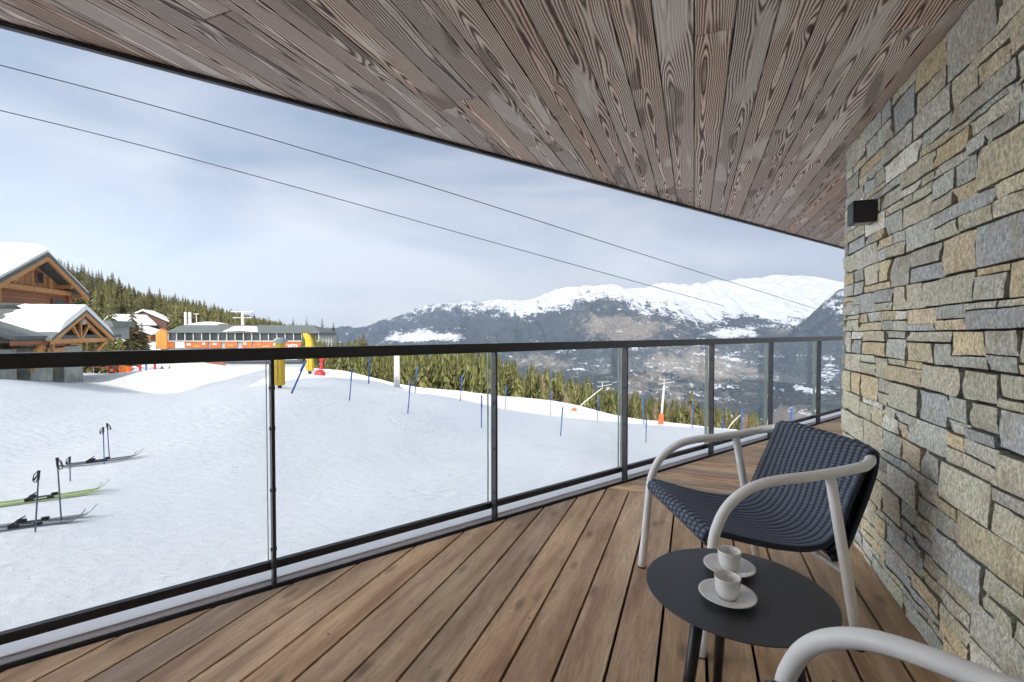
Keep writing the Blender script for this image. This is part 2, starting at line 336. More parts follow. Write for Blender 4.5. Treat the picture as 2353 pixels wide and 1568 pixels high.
M = dict(
    ceiling=mat_ceiling(), deck=mat_deck(), stone=mat_stone(), snow=mat_snow(), snow2=mat_snow('roof_snow', False), glass=mat_glass(),
    black=plain('anthracite_paint', (.022, .025, .030), .38, 0, .1, 5), postm=plain('post_paint', (.032, .036, .044), .38, 0, .1, 5),
    dark=plain('black_void', (.01, .01, .01), .9), alu=plain('edge_aluminium', (.80, .79, .86), .45, 0, .08, 3), alu_top=plain('ledge_white', (.85, .86, .88), .5, 0, .04, 4),
    white=plain('chair_paint', (.84, .85, .86), .42, 0, .03, 20), rubber=plain('rubber', (.02, .02, .02), .8), table=plain('table_top', (.048, .05, .055), .42, 0, .08, 9),
    tleg=plain('table_leg', (.010, .010, .012), .4), china=plain('china', (.82, .82, .81), .12, 0, .02, 10), lampm=plain('lamp_black', (.012, .012, .014), .42),
    fascia=plain('fascia_metal', (.035, .035, .045), .4, .3), concrete=plain('render', (.72, .71, .68), .8, 0, .1, 2, .3), joint=plain('joint_shadow', (.03, .028, .025), .95),
    logs=mat_planks('log_wall', (.22, .085, .035), (.34, .15, .07), 2, .22), vboards=mat_planks('gable_boards', (.30, .13, .05), (.46, .23, .10), 0, .2),
    beam=plain('timber_beam', (.50, .25, .09), .65, 0, .2, 4), orange_wood=mat_planks('orange_boards', (.50, .22, .045), (.60, .29, .07), 0, .5),
    slate=plain('roof_slate', (.10, .115, .11), .7, 0, .25, 3, .3), cstone=plain('chalet_stone', (.32, .33, .29), .9, 0, .35, 2.2, .8), winglass=plain('window_glass', (.04, .05, .06), .12),
    frame=plain('pale_frame', (.42, .42, .39), .5), orange=plain('orange_board', (.46, .115, .035), .5, 0, .12, 1.2), banner=plain('white_print', (.8, .8, .78), .5),
    edge=plain('glass_edge', (.20, .26, .23), .3),
    darkwood=mat_planks('dark_boards', (.10, .04, .03), (.17, .08, .055), 0, .4),
    reddish=mat_planks('red_boards', (.18, .08, .055), (.28, .13, .09), 0, .4), greywall=plain('grey_cladding', (.34, .37, .37), .6), yellow=plain('yellow_vinyl', (.55, .37, .02), .5, 0, .1, 3, .1),
    red=plain('red_paint', (.42, .03, .04), .4), signal=plain('signal_orange', (.90, .12, .03), .5), blue=plain('blue_pole', (.03, .10, .36), .4), whitepole=plain('white_steel', (.60, .60, .58), .45),
    needle=mat_tree('conifer_needles', (.035, .042, .014), (.215, .185, .072)), needle_dark=mat_tree('dark_needles', (.03, .042, .02), (.145, .14, .055)), bark=plain('bark', (.14, .10, .07), .9, 0, .3, 3), twig=mat_tree('bare_twigs', (.24, .17, .115), (.44, .33, .22)),
    mountain=mat_mountain(), skidark=plain('ski_dark', (.05, .06, .06), .3), skigreen=plain('ski_green', (.30, .40, .05), .3), skigrey=plain('ski_grey', (.16, .18, .20), .3), binding=plain('binding_black', (.015, .015, .017), .5), cable=plain('cable_steel', (.06, .06, .07), .6), polegrey=plain('pole_metal', (.12, .14, .18), .4, .5),
    forest=mat_tree('wood_mass', (.03, .036, .014), (.185, .165, .065)),
)
def mat_weave():
    m, N, L, B = new_mat('navy_rope'); at_ = N.new('ShaderNodeAttribute'); at_.attribute_name = 'tint'
    tc = N.new('ShaderNodeTexCoord').outputs['Object']; n = noise_n(N, L, tc, 300, 3, .6)
    c = mix(N, L, rng(N, L, n, .3, .7), (.7, .7, .7), (1.2, 1.2, 1.2)); c = mix(N, L, 1.0, at_.outputs['Color'], c, 'MULTIPLY')
    L.new(c, B.inputs['Base Color']); B.inputs['Roughness'].default_value = .6; B.inputs['Specular IOR Level'].default_value = .4; return m
M['weave'] = mat_weave()

# ------------------------------------------------------------------ balcony frame of reference
D = Vector((math.sin(R(21.27)), math.cos(R(21.27)), 0))      # along the wall and the boards
NW = Vector((-D.y, D.x, 0))                                  # out of the stone wall
WOFF = -.836                                                 # wall plane:  p.NW = WOFF
CORN = 3.36                                                  # wall ends at  p.D = CORN
U = Vector((.79758, .60321, 0)); NR = Vector((-.60321, .79758, 0)); ROFF = 2.395     # railing line
CZ = 2.276
def dw(d, w, z=0): return D * d + NW * w + Vector((0, 0, z))
def ur(u, n, z=0): return U * u + NR * (ROFF + n) + Vector((0, 0, z))
def clip(poly, nrm, off):                                    # keep p.nrm <= off (2d)
    out = []
    for i in range(len(poly)):
        a, b = poly[i], poly[(i + 1) % len(poly)]; da = a.dot(nrm) - off; db = b.dot(nrm) - off
        if da <= 0: out.append(a)
        if (da < 0 < db) or (db < 0 < da): out.append(a + (b - a) * (da / (da - db)))
    return out
V2 = lambda v: Vector((v.x, v.y))
def boards(mb, dirv, sid, s0, s1, l0, l1, width, gap, ztop, thick, clips, butt, up=True, edge=.0):
    s = s0; k = 0
    while s < s1:
        cuts = [l0]
        if butt:
            x = l0 + random.uniform(.6, butt)
            while x < l1: cuts.append(x); x += random.uniform(1.6, butt + 1.4)
        cuts.append(l1)
        for a, b in zip(cuts[:-1], cuts[1:]):
            P = [V2(dirv * l + sid * t) for l, t in ((a + .001, s), (b - .001, s), (b - .001, s + width - gap), (a + .001, s + width - gap))]
            for nrm, off in clips: P = clip(P, nrm, off)
            if len(P) < 3: continue
            cl = (random.random(), random.random(), random.random(), 1); sh = random.uniform(0, 50); mid = s + (width - gap) / 2
            dz = random.uniform(-.0006, .0006); z1 = ztop + dz; z0 = z1 - thick if up else z1 + thick
            uvf = lambda p: (p.dot(V2(sid)) - mid, p.dot(V2(dirv)) + sh)
            T = [Vector((p.x, p.y, z1)) for p in P]; Bt = [Vector((p.x, p.y, z0)) for p in P]
            # small eased edge
            c0 = sum(P, Vector((0, 0))) / len(P); e = .0025
            In = [Vector((p.x, p.y, z1)) + Vector((*( (c0 - p).normalized() * e), 0)) for p in P]
            Lo = [Vector((p.x, p.y, z1 - e if up else z1 + e)) for p in P]
            uvs = [uvf(p) for p in P]
            mb.poly(In if up else In[::-1], uvs if up else uvs[::-1], cl)
            for i in range(len(P)):
                j = (i + 1) % len(P)
                mb.poly([In[i], In[j], Lo[j], Lo[i]], [uvs[i], uvs[j], uvs[j], uvs[i]], cl)
                mb.poly([Lo[i], Lo[j], Bt[j], Bt[i]], [uvs[i], uvs[j], uvs[j], uvs[i]], cl)
        s += width; k += 1
# deck
BND = 3.545
mb = MB()
near_clips = [(V2(NR), ROFF - .020), (V2(-NW), -WOFF + .02)]
boards(mb, D, NW, WOFF - .20, WOFF + 6.2, -3.0, BND, .165, .0115, 0, .027, near_clips + [(V2(-D), 3.0)], 0)
boards(mb, NW, D, BND + .009, BND + 6.5, WOFF - 3.5, 6.0, .150, .010, 0, .027, [(V2(NR), ROFF - .020)], 0)
floor = tag(mb.build('floor', M['deck'], recalc=False), 'brown wooden deck boards of the balcony', None, None, 'structure')
sl = MB(); sl.prism([ur(-5, -.02, -.06), ur(12, -.02, -.06), ur(12, -6.5, -.06), ur(-5, -6.5, -.06)], (0, 0, -.22))
slab = tag(sl.build('balcony_slab', M['joint']), 'dark slab under the wooden deck boards', None, None, 'structure')
# ceiling
F0 = Vector((-1.786, 1.657)); F1 = Vector((4.257, 6.084)); fu = (F1 - F0).normalized(); fn = Vector((-fu.y, fu.x)); FOFF = F0.dot(fn)
mb = MB()
boards(mb, D, NW, WOFF - 3.9 - .004, WOFF + 7.0, -3.0, 12, .132, .0055, CZ, .02, [(fn, FOFF - .012)], 3.2, up=False)
ceiling = tag(mb.build('ceiling', M['ceiling'], recalc=False), 'brushed wooden board ceiling over the balcony', None, None, 'structure')
fa = MB(); A = F0 - fu * 5; Bq = F1 + fu * 6
def fq(p, n, z): q = p + fn * n; return Vector((q.x, q.y, z))
fa.prism([fq(A, -.012, CZ - .018), fq(A, .012, CZ - .018), fq(A, .012, CZ + .16), fq(A, -.012, CZ + .16)], fq(Bq, 0, 0) - fq(A, 0, 0))
fa.build('fascia_strip', M['fascia'], ceiling)

# ------------------------------------------------------------------ stone wall
PAL = [(.345, .36, .355), (.38, .38, .335), (.375, .37, .31), (.375, .37, .31), (.40, .375, .295), (.43, .375, .27), (.31, .33, .355), (.50, .51, .49), (.35, .36, .315), (.42, .37, .29), (.32, .335, .33), (.40, .39, .34), (.35, .355, .34)]
def stones(mb, L, Htot, P0, along, out, seed):
    rnd = random.Random(seed)
    def warp(w, z):
        q = Vector((w * 1.3, z * 1.3, seed)); n = mn.noise(q); n2 = mn.noise(q + Vector((9, 3, 5)))
        r = mn.noise(Vector((w * 5, z * 5, seed + 7)))
        return w + n * .014 + r * .005, z + n2 * .014 + r * .003
    cells = []
    z = 0.004
    while z < Htot:
        h = rnd.uniform(.09, .175)
        if z + h > Htot - .10: h = Htot - z
        w = 0
        while w < L:
            cw = rnd.uniform(max(.12, h * 1.05), .38)
            if w + cw > L - .15: cw = L - w
            k = rnd.random()
            if (k < .40 and h < .18) or (k < .15): cells.append((w, z, cw, h))
            else:
                n = 2 if k < .85 or h < .2 else 3
                cut = sorted(rnd.uniform(.22, .78) for _ in range(n - 1)); cut = [0] + cut + [1]
                for a, b in zip(cut[:-1], cut[1:]):
                    hh = (b - a) * h
                    if hh < .035: hh = .035
                    if cw > .26 and rnd.random() < .5:
                        q = rnd.uniform(.35, .65) * cw; cells.append((w, z + a * h, q, (b - a) * h)); cells.append((w + q, z + a * h, cw - q, (b - a) * h))
                    else: cells.append((w, z + a * h, cw, (b - a) * h))
            w += cw
        z += h
    for (w, z, cw, h) in cells:
        col = list(rnd.choice(PAL)); br = rnd.uniform(.86, 1.14); col = tuple(c * br * k_ for c, k_ in zip(col, (1.86, 1.82, 1.72))) + (1,)
        dep = rnd.uniform(-.003, .004); tx = rnd.uniform(-.003, .003); tz = rnd.uniform(-.003, .003)
        g = rnd.uniform(.0003, .0018); j = min(.008, h * .08, cw * .05)
        cor = [(w + g + rnd.uniform(0, j), z + g + rnd.uniform(0, j)), (w + cw - g - rnd.uniform(0, j), z + g + rnd.uniform(0, j)), (w + cw - g - rnd.uniform(0, j), z + h - g - rnd.uniform(0, j)), (w + g + rnd.uniform(0, j), z + h - g - rnd.uniform(0, j))]
        nx = max(5, int(cw / .022)); nz = max(4, int(h / .022)); rows = []; chip = rnd.choice((0, 0, 1)) ; cx_, cz_ = rnd.choice((0, 1)), rnd.choice((0, 1))
        for a in range(0, nz + 1):
            row = []
            for b in range(0, nx + 1):
                ta = a / nz; tb = b / nx
                p = [(1 - ta) * ((1 - tb) * cor[0][i] + tb * cor[1][i]) + ta * ((1 - tb) * cor[3][i] + tb * cor[2][i]) for i in (0, 1)]
                ed = min(ta * h, (1 - ta) * h, tb * cw, (1 - tb) * cw)
                rough = mn.noise(Vector((p[0] * 11, p[1] * 11, seed * 3.1 + dep * 300))) * .0055 + mn.noise(Vector((p[0] * 38, p[1] * 38, seed))) * .0026 + mn.noise(Vector((p[0] * 90, p[1] * 90, seed))) * .0012
                q1 = mn.noise(Vector((p[0] * 6, p[1] * 9, dep * 500))); rough += -.005 if q1 > .22 else 0      # split facet steps
                ww, zz = warp(p[0] + mn.noise(Vector((p[1] * 30, w * 9, 1))) * .0018, p[1] + mn.noise(Vector((p[0] * 22, z * 9, 4))) * .0018)
                zz = min(zz, Htot + .03)
                d = dep + tx * (tb - .5) * 2 + tz * (ta - .5) * 2 + rough - (.0035 if ed < .001 else 0)
                if chip and math.hypot((tb - cx_) * cw, (ta - cz_) * h) < .03: d -= .010
                row.append(P0 + along * ww + out * (d) + Vector((0, 0, zz)))
            rows.append(row)
        mb.grid(rows, col=col)
        rim = rows[0] + [r_[-1] for r_ in rows[1:]] + rows[-1][-2::-1] + [r_[0] for r_ in rows[-2:0:-1]]
        back = [p - out * .06 for p in rim]; mb.grid([rim, back], closed=True, col=tuple(c * .55 for c in col[:3]) + (1,))
wall = thing('stone_wall', 'dry stacked grey and ochre stone wall beside the chair', 'wall', dw(CORN, WOFF))
P0 = Vector((0, 0, 0))
mb = MB(); stones(mb, 6.3, CZ + .0, P0, -D, NW, 3)
mb.build('wall_face', M['stone'], wall, smooth=True, recalc=False)
mb = MB(); stones(mb, 2.5, CZ + .0, P0 + NW * .0, -NW, D, 11)
mb.build('end_face', M['stone'], wall, smooth=True, recalc=False)
mb = MB(); mb.prism([-D * .03 - NW * .03 + Vector((0, 0, -.05)), -D * .03 - NW * 2.5 + Vector((0, 0, -.05)), -D * 6.3 - NW * 2.5 + Vector((0, 0, -.05)), -D * 6.3 - NW * .03 + Vector((0, 0, -.05))], (0, 0, CZ + .15))
mb.build('core', M['joint'], wall)

# wall lamp
lp = thing('wall_lamp', 'square black wall lamp fixed high on the stone wall', 'lamp', dw(2.85, WOFF + .052, 1.79), math.atan2(D.y, D.x))
mb = MB(); mb.box((0, .001, 0), (.1, .10, .108)); mb.build('lamp_body', M['lampm'], lp, bevel=.002)
mb = MB(); mb.box((-.0, -.058, 0), (.07, .018, .08)); mb.build('mounting_plate', M['lampm'], lp)
mb = MB(); mb.box((0, .0, -.0555), (.06, .06, .003)); mb.build('lens', M['frame'], lp)

# ------------------------------------------------------------------ railing
rail = thing('balcony_railing', 'black metal railing with clear glass panels along the deck edge', 'railing')
def rb(name, u0, u1, n0, n1, z0, z1, mat, par=rail, bevel=0):
    mb = MB(); mb.prism([ur(u0, n0, z0), ur(u0, n1, z0), ur(u0, n1, z1), ur(u0, n0, z1)], U * (u1 - u0)); return mb.build(name, mat, par, bevel=bevel)
rb('handrail', -4, 10, -.012, .048, 1.062, 1.118, M['black'], bevel=.002)
rb('bottom_rail', -4, 10, .058, .088, .056, .094, M['black'], bevel=.002)
mb = MB(); mb.prism([ur(-4, n, z) for n, z in ((.046, -.012), (.135, -.012), (.135, .018), (.067, .003), (.046, -.008))], U * 14); mb.build('edge_profile', M['alu'], rail)
mb = MB(); mb.prism([ur(-4, n, z) for n, z in ((-.018, -.075), (.135, -.075), (.135, -.013), (.03, -.013), (-.018, -.045))], U * 14); mb.build('gap_shade_strip', M['dark'], rail)  # black strip added to stand for the shade in the open deck-edge gap
mb = MB(); mb.prism([ur(-4, n, z) for n, z in ((.0675, .0056), (.134, .0205), (.134, .024), (.0675, .009))], U * 14); mb.build('ledge_cap', M['alu_top'], rail)
PU = [-3.40, -2.13, -.85, .42, 1.688, 2.954, 4.227, 5.45, 6.786, 8.06, 9.3]
for i, u in enumerate(PU):
    p = rb('post', u - .0075, u + .0075, -.004, .0455, -.012, 1.061, M['postm'], bevel=.0015)
    for z in (.09, .17, .45, .74, .93):
        mb = MB(); mb.tube([ur(u - .0125, .02, z), ur(u + .0125, .02, z)], .009, 10); mb.build('bolt', M['black'], p)
for a, b in zip(PU[:-1], PU[1:]):
    gp = rb('glass_panel', a + .016, b - .016, .069, .077, .094, 1.075, M['glass'])
    for s in (a + .0150, b - .0150):
        mb = MB(); mb.prism([ur(s - .0015, .066, .094), ur(s + .0015, .066, .094), ur(s + .0015, .080, .094), ur(s - .0015, .080, .094)], (0, 0, .97)); mb.build('glass_seal', M['edge'], gp)

# ------------------------------------------------------------------ woven armchairs
PROF = [(0, 0), (.016, .15), (.03, .3), (.043, .43), (.058, .485), (.082, .535), (.118, .577), (.165, .610), (.22, .633), (.30, .648), (.39, .656), (.5, .670), (.58, .684)]
CW = .651
def make_chair():
    t = thing('armchair', 'white tube armchair with navy woven seat behind the small table', 'chair')
    # local: x from front to back, y across (0 near side, CW far side), z up
    left = smooth_path([Vector((s, 0, z)) for s, z in PROF], 4); right = [Vector((p.x, CW, p.z)) for p in left]
    arc = smooth_path([Vector((.625, .004, .692)), Vector((.668, .03, .704)), Vector((.690, .075, .714)), Vector((.698, .16, .722)), Vector((.70, CW / 2, .727)), Vector((.698, CW - .16, .722)), Vector((.690, CW - .075, .714)), Vector((.668, CW - .03, .704)), Vector((.625, CW - .004, .692))], 5)
    mb = MB(); mb.tube(left + arc + right[::-1], .019, 14)
    mb.build('arm_frame', M['white'], t, smooth=True)
    for y in (0, CW):
        mb = MB(); mb.tube([(.487, y, .655), (.52, y, .48), (.56, y, .27), (.608, y, .008)], [.018, .0185, .019, .019], 14)
        lg = mb.build('rear_leg', M['white'], t, smooth=True)
        mb = MB(); mb.tube([(.6095, y, .008), (.611, y, 0)], .0185, 14); mb.build('foot_glide', M['rubber'], lg)
        mb = MB(); mb.tube([(-.0005, y, .0005), (.000, y, .006)], .0195, 14); mb.build('foot_glide', M['rubber'], t)
    mb = MB(); mb.tube([(.045, .0, .425), (.045, CW, .425)], .014, 12); mb.build('cross_bar', M['white'], t, smooth=True); mb = MB(); mb.tube([(.555, 0, .29), (.555, CW, .29)], .011, 10); mb.build('cross_bar', M['white'], t, smooth=True)
    # sling: profile from front bar to back rail, woven ropes as real relief
    sp = smooth_path([Vector((.040, 0, .400)), Vector((.026, 0, .425)), Vector((.045, 0, .447)), Vector((.10, 0, .436)), Vector((.20, 0, .408)), Vector((.32, 0, .380)), Vector((.43, 0, .368)), Vector((.505, 0, .385)), Vector((.555, 0, .435)), Vector((.60, 0, .52)), Vector((.64, 0, .61)), Vector((.672, 0, .690)), Vector((.690, 0, .735)), Vector((.708, 0, .744)), Vector((.720, 0, .726)), Vector((.710, 0, .66)), Vector((.676, 0, .56)), Vector((.645, 0, .48)), Vector((.617, 0, .41)), Vector((.585, 0, .355)), Vector((.545, 0, .335))], 14)
    d = [0]
    for a, b in zip(sp[:-1], sp[1:]): d.append(d[-1] + (b - a).length)
    LT = d[-1]; rope = .0135; nr = int(LT / rope); sub = 5; nu = nr * sub; ncol = 17; subc = 8; nv = ncol * subc
    def pt(s):
        i = max(0, min(len(d) - 2, int(np.searchsorted(d, s)) - 1)); k = (s - d[i]) / (d[i + 1] - d[i]); return sp[i].lerp(sp[i + 1], k), (sp[i + 1] - sp[i]).normalized()
    rows = []; cols = []
    for a in range(nu + 1):
        s = LT * a / nu; p, tg = pt(s); nrm = Vector((-tg.z, 0, tg.x)); row = []; cr = []
        ss = s / LT
        for b in range(nv + 1):
            v = b / nv; e = v * 2 - 1
            # ribs run front to back, ropes cross them over and under
            cu = v * ncol; ci = min(ncol - 1, int(cu)); q = a / sub + .5 * (ci % 2) + .25 * (cu - ci); cf = cu - ci
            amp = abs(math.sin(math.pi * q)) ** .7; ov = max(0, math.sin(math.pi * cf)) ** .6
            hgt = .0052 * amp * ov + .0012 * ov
            inset = .026 + .012 * math.sin(math.pi * min(1, max(0, (s - .1) / .75)))
            inset = inset * (1 - smoothstep(.62, .75, s)) + .040 * smoothstep(.62, .75, s)
            y = inset + v * (CW - 2 * inset)
            sag = -.020 * (1 - e * e) * smoothstep(.06, .3, s) * (1 - smoothstep(.62, .80, s))
            # back bows rearwards
            bow = -.016 * e ** 6 * smoothstep(.55, .8, s)
            if s > .86: pass
            zt = -.012 * (e ** 6) * smoothstep(.7, .82, s) * 1.2
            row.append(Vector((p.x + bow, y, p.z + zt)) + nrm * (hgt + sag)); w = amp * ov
            cr.append((.007 + .15 * w ** 3, .011 + .18 * w ** 3, .028 + .23 * w ** 3, 1))  # highlight on rope crests and shade in the gaps put into the colour
        rows.append(row); cols.append(cr)
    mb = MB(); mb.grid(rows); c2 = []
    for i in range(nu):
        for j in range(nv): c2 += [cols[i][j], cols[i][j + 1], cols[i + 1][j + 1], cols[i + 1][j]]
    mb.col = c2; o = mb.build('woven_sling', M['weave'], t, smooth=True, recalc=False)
    sol = o.modifiers.new('thickness', 'SOLIDIFY'); sol.thickness = .007; sol.offset = -1
    # thick bound hems
    for e in (0, -1):
        mb = MB(); path = [rows[i][e] + Vector((0, .004 if e == 0 else -.004, -.003)) for i in range(10, nu - 4, 3)]
        mb.tube(path, .0105, 8, col=(.014, .02, .04, 1)); mb.build('sling_hem', M['weave'], t, smooth=True)
    return t
ch = make_chair()
A0 = Vector((.696, 1.695, 0)); ch.location = A0; ch.rotation_euler.z = math.atan2(.061, .998)
ch2 = copy_tree(ch); ch2.location = (.56, 1.04, 0); ch2.rotation_euler.z = R(-60)
for c_ in (ch2,): c_['label'] = 'nearest armchair, only its white curved arm showing at the bottom edge'
# the second chair's visible arm is its right one
ch2.location = Vector((.562, 1.026, 0)) - (Matrix.Rotation(R(-60), 3, 'Z') @ Vector((0, CW, 0)))
ch['group'] = ch2['group'] = 'woven armchairs on the deck'

# ------------------------------------------------------------------ side table, cups
tb = thing('side_table', 'small round black metal table in front of the armchair', 'table', (.652, 1.342, 0))
TR, TZ = .252, .45
mb = MB(); mb.lathe([(0, TZ - .005), (TR - .004, TZ - .005), (TR, TZ - .003), (TR, TZ - .001), (TR - .001, TZ), (0, TZ)], n=96)
mb.build('table_top', M['table'], tb, smooth=False)
for k in range(3):
    a = R(200 + 120 * k)
    mb = MB(); c, s = math.cos(a), math.sin(a)
    mb.tube([(.13 * c, .13 * s, TZ - .006), (.205 * c, .205 * s, 0)], [.018, .014], 16); mb.build('leg', M['tleg'], tb, smooth=True)
mb = MB(); mb.lathe([(0, TZ - .012), (.11, TZ - .012), (.11, TZ - .0055), (0, TZ - .0055)], n=32); mb.build('mounting_plate', M['tleg'], tb)
def cupset(x, y, ang, lab, slab):
    s = thing('saucer', slab, 'saucer', (x, y, TZ + .0005), 0, 'saucers on the round table')
    mb = MB(); mb.lathe([(0, .003), (.022, .003), (.024, 0), (.028, 0), (.030, .003), (.055, .010), (.073, .0165), (.075, .0175), (.0745, .019), (.070, .0185), (.052, .013), (.030, .0065), (.026, .0065), (.024, .005), (0, .005)], n=64)
    mb.build('dish', M['china'], s, smooth=True)
    c = thing('coffee_cup', lab, 'cup', (x, y, TZ + .006), ang, 'cups on the round table')
    mb = MB(); mb.lathe([(0, .002), (.017, .002), (.018, 0), (.021, 0), (.0225, .004), (.027, .010), (.0305, .020), (.0325, .034), (.0335, .052), (.0345, .0585), (.0335, .0595), (.0322, .058), (.0308, .045), (.029, .022), (.024, .010), (.012, .0055), (0, .005)], n=64)
    mb.build('bowl', M['china'], c, smooth=True)
    mb = MB(); mb.tube(smooth_path([(.031, 0, .047), (.042, 0, .049), (.050, 0, .042), (.050, 0, .030), (.042, 0, .020), (.030, 0, .018)], 5), [.0032] * 26, 8); mb.build('handle', M['china'], c, smooth=True)
cupset(.677, 1.442, R(75), 'white coffee cup farther from the viewer, by the armchair', 'white saucer under the farther coffee cup')
cupset(.600, 1.287, R(72), 'white coffee cup nearer to the viewer, at the table middle', 'white saucer under the nearer coffee cup')

# ------------------------------------------------------------------ terrain
def P3(x, y, Y): p = at(x, y, Y); return (p.x, p.y, p.z)
ctl = [P3(81, 1243, 8.0), P3(142, 1213, 8.3), P3(240, 1077, 12.4), P3(320, 1062, 12.6), P3(937, 951, 24.5), P3(1106, 984, 25), P3(1287, 1007, 26.9), P3(1484, 1024, 29), P3(802, 920, 25),
       P3(953, 902, 32), P3(1057, 924, 31.5), P3(1161, 940, 34), P3(1265, 954, 34.5), P3(1372, 965, 35), P3(1480, 974, 36), P3(1590, 985, 36), P3(1704, 992, 37),
       P3(640, 888, 27), P3(711, 858, 35), P3(735, 862, 35), P3(600, 843, 40), P3(420, 845, 40), P3(178, 878, 30), P3(60, 874, 28), P3(500, 900, 26), P3(320, 905, 27), P3(440, 845, 40), P3(520, 843, 40),
       P3(840, 882, 37), P3(930, 894, 40), P3(740, 851, 38), P3(1050, 901, 42), P3(1200, 918, 42), P3(1300, 926, 42), P3(1400, 955, 41), P3(1500, 971, 41), P3(1620, 986, 41), P3(1760, 994, 41), P3(690, 850, 38),
       P3(0, 873, 24), P3(60, 873, 25.5), P3(-80, 873, 21), P3(125, 875, 27.5), P3(250, 858, 38), P3(330, 856, 42),
       (0, 4, -2.6), (0, 12, -2.9), (6, 14, -3.6), (12, 20, -5.2), (-3, 8, -2.5), (-14, 6, -2.4), (-28, 12, -2.3), (-45, 25, -2.4), (22, 30, -7.6), (30, 40, -10), (-45, 45, -2.0), (20, 5, -4.2), (0, -15, -2.4), (-30, -15, -2.3), (30, -15, -4.5), (40, 15, -8)]
ctl = np.array(ctl)
def tps(r): r = np.maximum(r, 1e-6); return r * r * np.log(r)
K = tps(np.hypot(ctl[:, None, 0] - ctl[None, :, 0], ctl[:, None, 1] - ctl[None, :, 1])) + np.eye(len(ctl)) * 3.0
Pm = np.c_[np.ones(len(ctl)), ctl[:, :2]]
SOL = np.linalg.solve(np.block([[K, Pm], [Pm.T, np.zeros((3, 3))]]), np.r_[ctl[:, 2], 0, 0, 0])
def g_near(x, y):
    return float(tps(np.hypot(ctl[:, 0] - x, ctl[:, 1] - y)) @ SOL[:len(ctl)] + SOL[-3] + SOL[-2] * x + SOL[-1] * y)
HR = [(-1.6, 60), (-1.1, 40), (-.963, 25), (-.815, 13), (-.694, 6), (-.536, -3), (-.44, -10), (-.35, -28), (-.2, -50), (0, -66), (.3, -80), (.7, -90), (1.5, -100)]
def lerp_tab(t, a): return float(np.interp(a, [k[0] for k in t], [k[1] for k in t]))
def g_far(x, y):
    a = x / max(y, 1); hr = lerp_tab(HR, a)                  # height above eye level at 260 m
    base = lerp_tab([(-1.6, -3), (-.8, -6), (-.44, -9), (-.35, -13), (-.1, -16), (.3, -18), (1.5, -24)], a)   # at 80 m
    t = (y - 80) / 180
    if t < 0: h = base + t * 4
    else: h = base + (hr - base) * (t ** 1.15 if hr > base else t)
    if y > 270 and hr > -12: h -= (y - 270) * .35
    if y > 260 and hr <= -12: h = hr - (y - 260) * .48
    return H + h + 1.5 * mn.noise(Vector((x * .03, y * .03, 2)))
def G(x, y):
    r = math.hypot(x, y); k = smoothstep(43, 62, y + .25 * max(0, -x - 20)) if y > 0 else 0
    k = max(k, smoothstep(50, 80, abs(x)))
    if k <= 0: return g_near(x, y)
    if k >= 1: return g_far(x, max(y, 30))
    return g_near(x, y) * (1 - k) + g_far(x, max(y, 50)) * k
def Gd(x, y):                                    # ground with its small waves
    z = G(x, y); near = 1 - smoothstep(45, 60, math.hypot(x, y))
    if near > 0: z += near * (mn.noise(Vector((x * .55, y * .55, 0))) * .05 + mn.noise(Vector((x * 1.5, y * 1.9, 5))) * .014 + mn.noise(Vector((x * .16, y * .16, 9))) * .22)
    return z
def axis(a, b, c, d, step, grow):
    pos = list(np.arange(b, c, step)); s = step; x = b; lo = []
    while x > a: s *= grow; x -= s; lo.append(x)
    s = step; x = pos[-1]; hi = []
    while x < d: s *= grow; x += s; hi.append(x)
    return lo[::-1] + pos + hi
xs = axis(-420, -38, 24, 420, .42, 1.10); ys = axis(-60, 1, 48, 900, .42, 1.08)
rows = []
for y in ys:
    row = []
    for x in xs:
        z = Gd(x, y)
        row.append((x, y, z))
    rows.append(row)
mb = MB(); mb.grid(rows)
tag(mb.build('snow_ground', M['snow'], smooth=True, recalc=False), 'snow covered slope below the balcony', None, None, 'structure')

# ------------------------------------------------------------------ mountains
def fbm(x, y, z, o=5, g=.5):
    s = 0; a = 1; t = 0
    for i in range(o): s += a * mn.noise(Vector((x, y, z + i * 7.3))); t += a; a *= g; x *= 2.03; y *= 2.03
    return s / t
RID = [(500, 759), (700, 757), (775, 757), (800, 756), (830, 752), (860, 745), (900, 737), (940, 722), (980, 708), (1040, 697), (1100, 695), (1200, 689), (1260, 680), (1300, 666), (1340, 660), (1380, 657), (1430, 664), (1480, 662), (1540, 652), (1600, 655), (1660, 649), (1700, 645), (1760, 640), (1800, 635), (1840, 637), (1880, 643), (1930, 652), (2000, 640), (2150, 600), (2400, 620)]
TRL = [(500, 700), (860, 730), (940, 715), (1000, 700), (1040, 701), (1130, 708), (1200, 720), (1250, 714), (1300, 702), (1350, 690), (1400, 692), (1450, 708), (1500, 712), (1560, 724), (1620, 742), (1680, 735), (1740, 728), (1800, 745), (1850, 735), (1900, 740), (2000, 745), (2400, 745)]
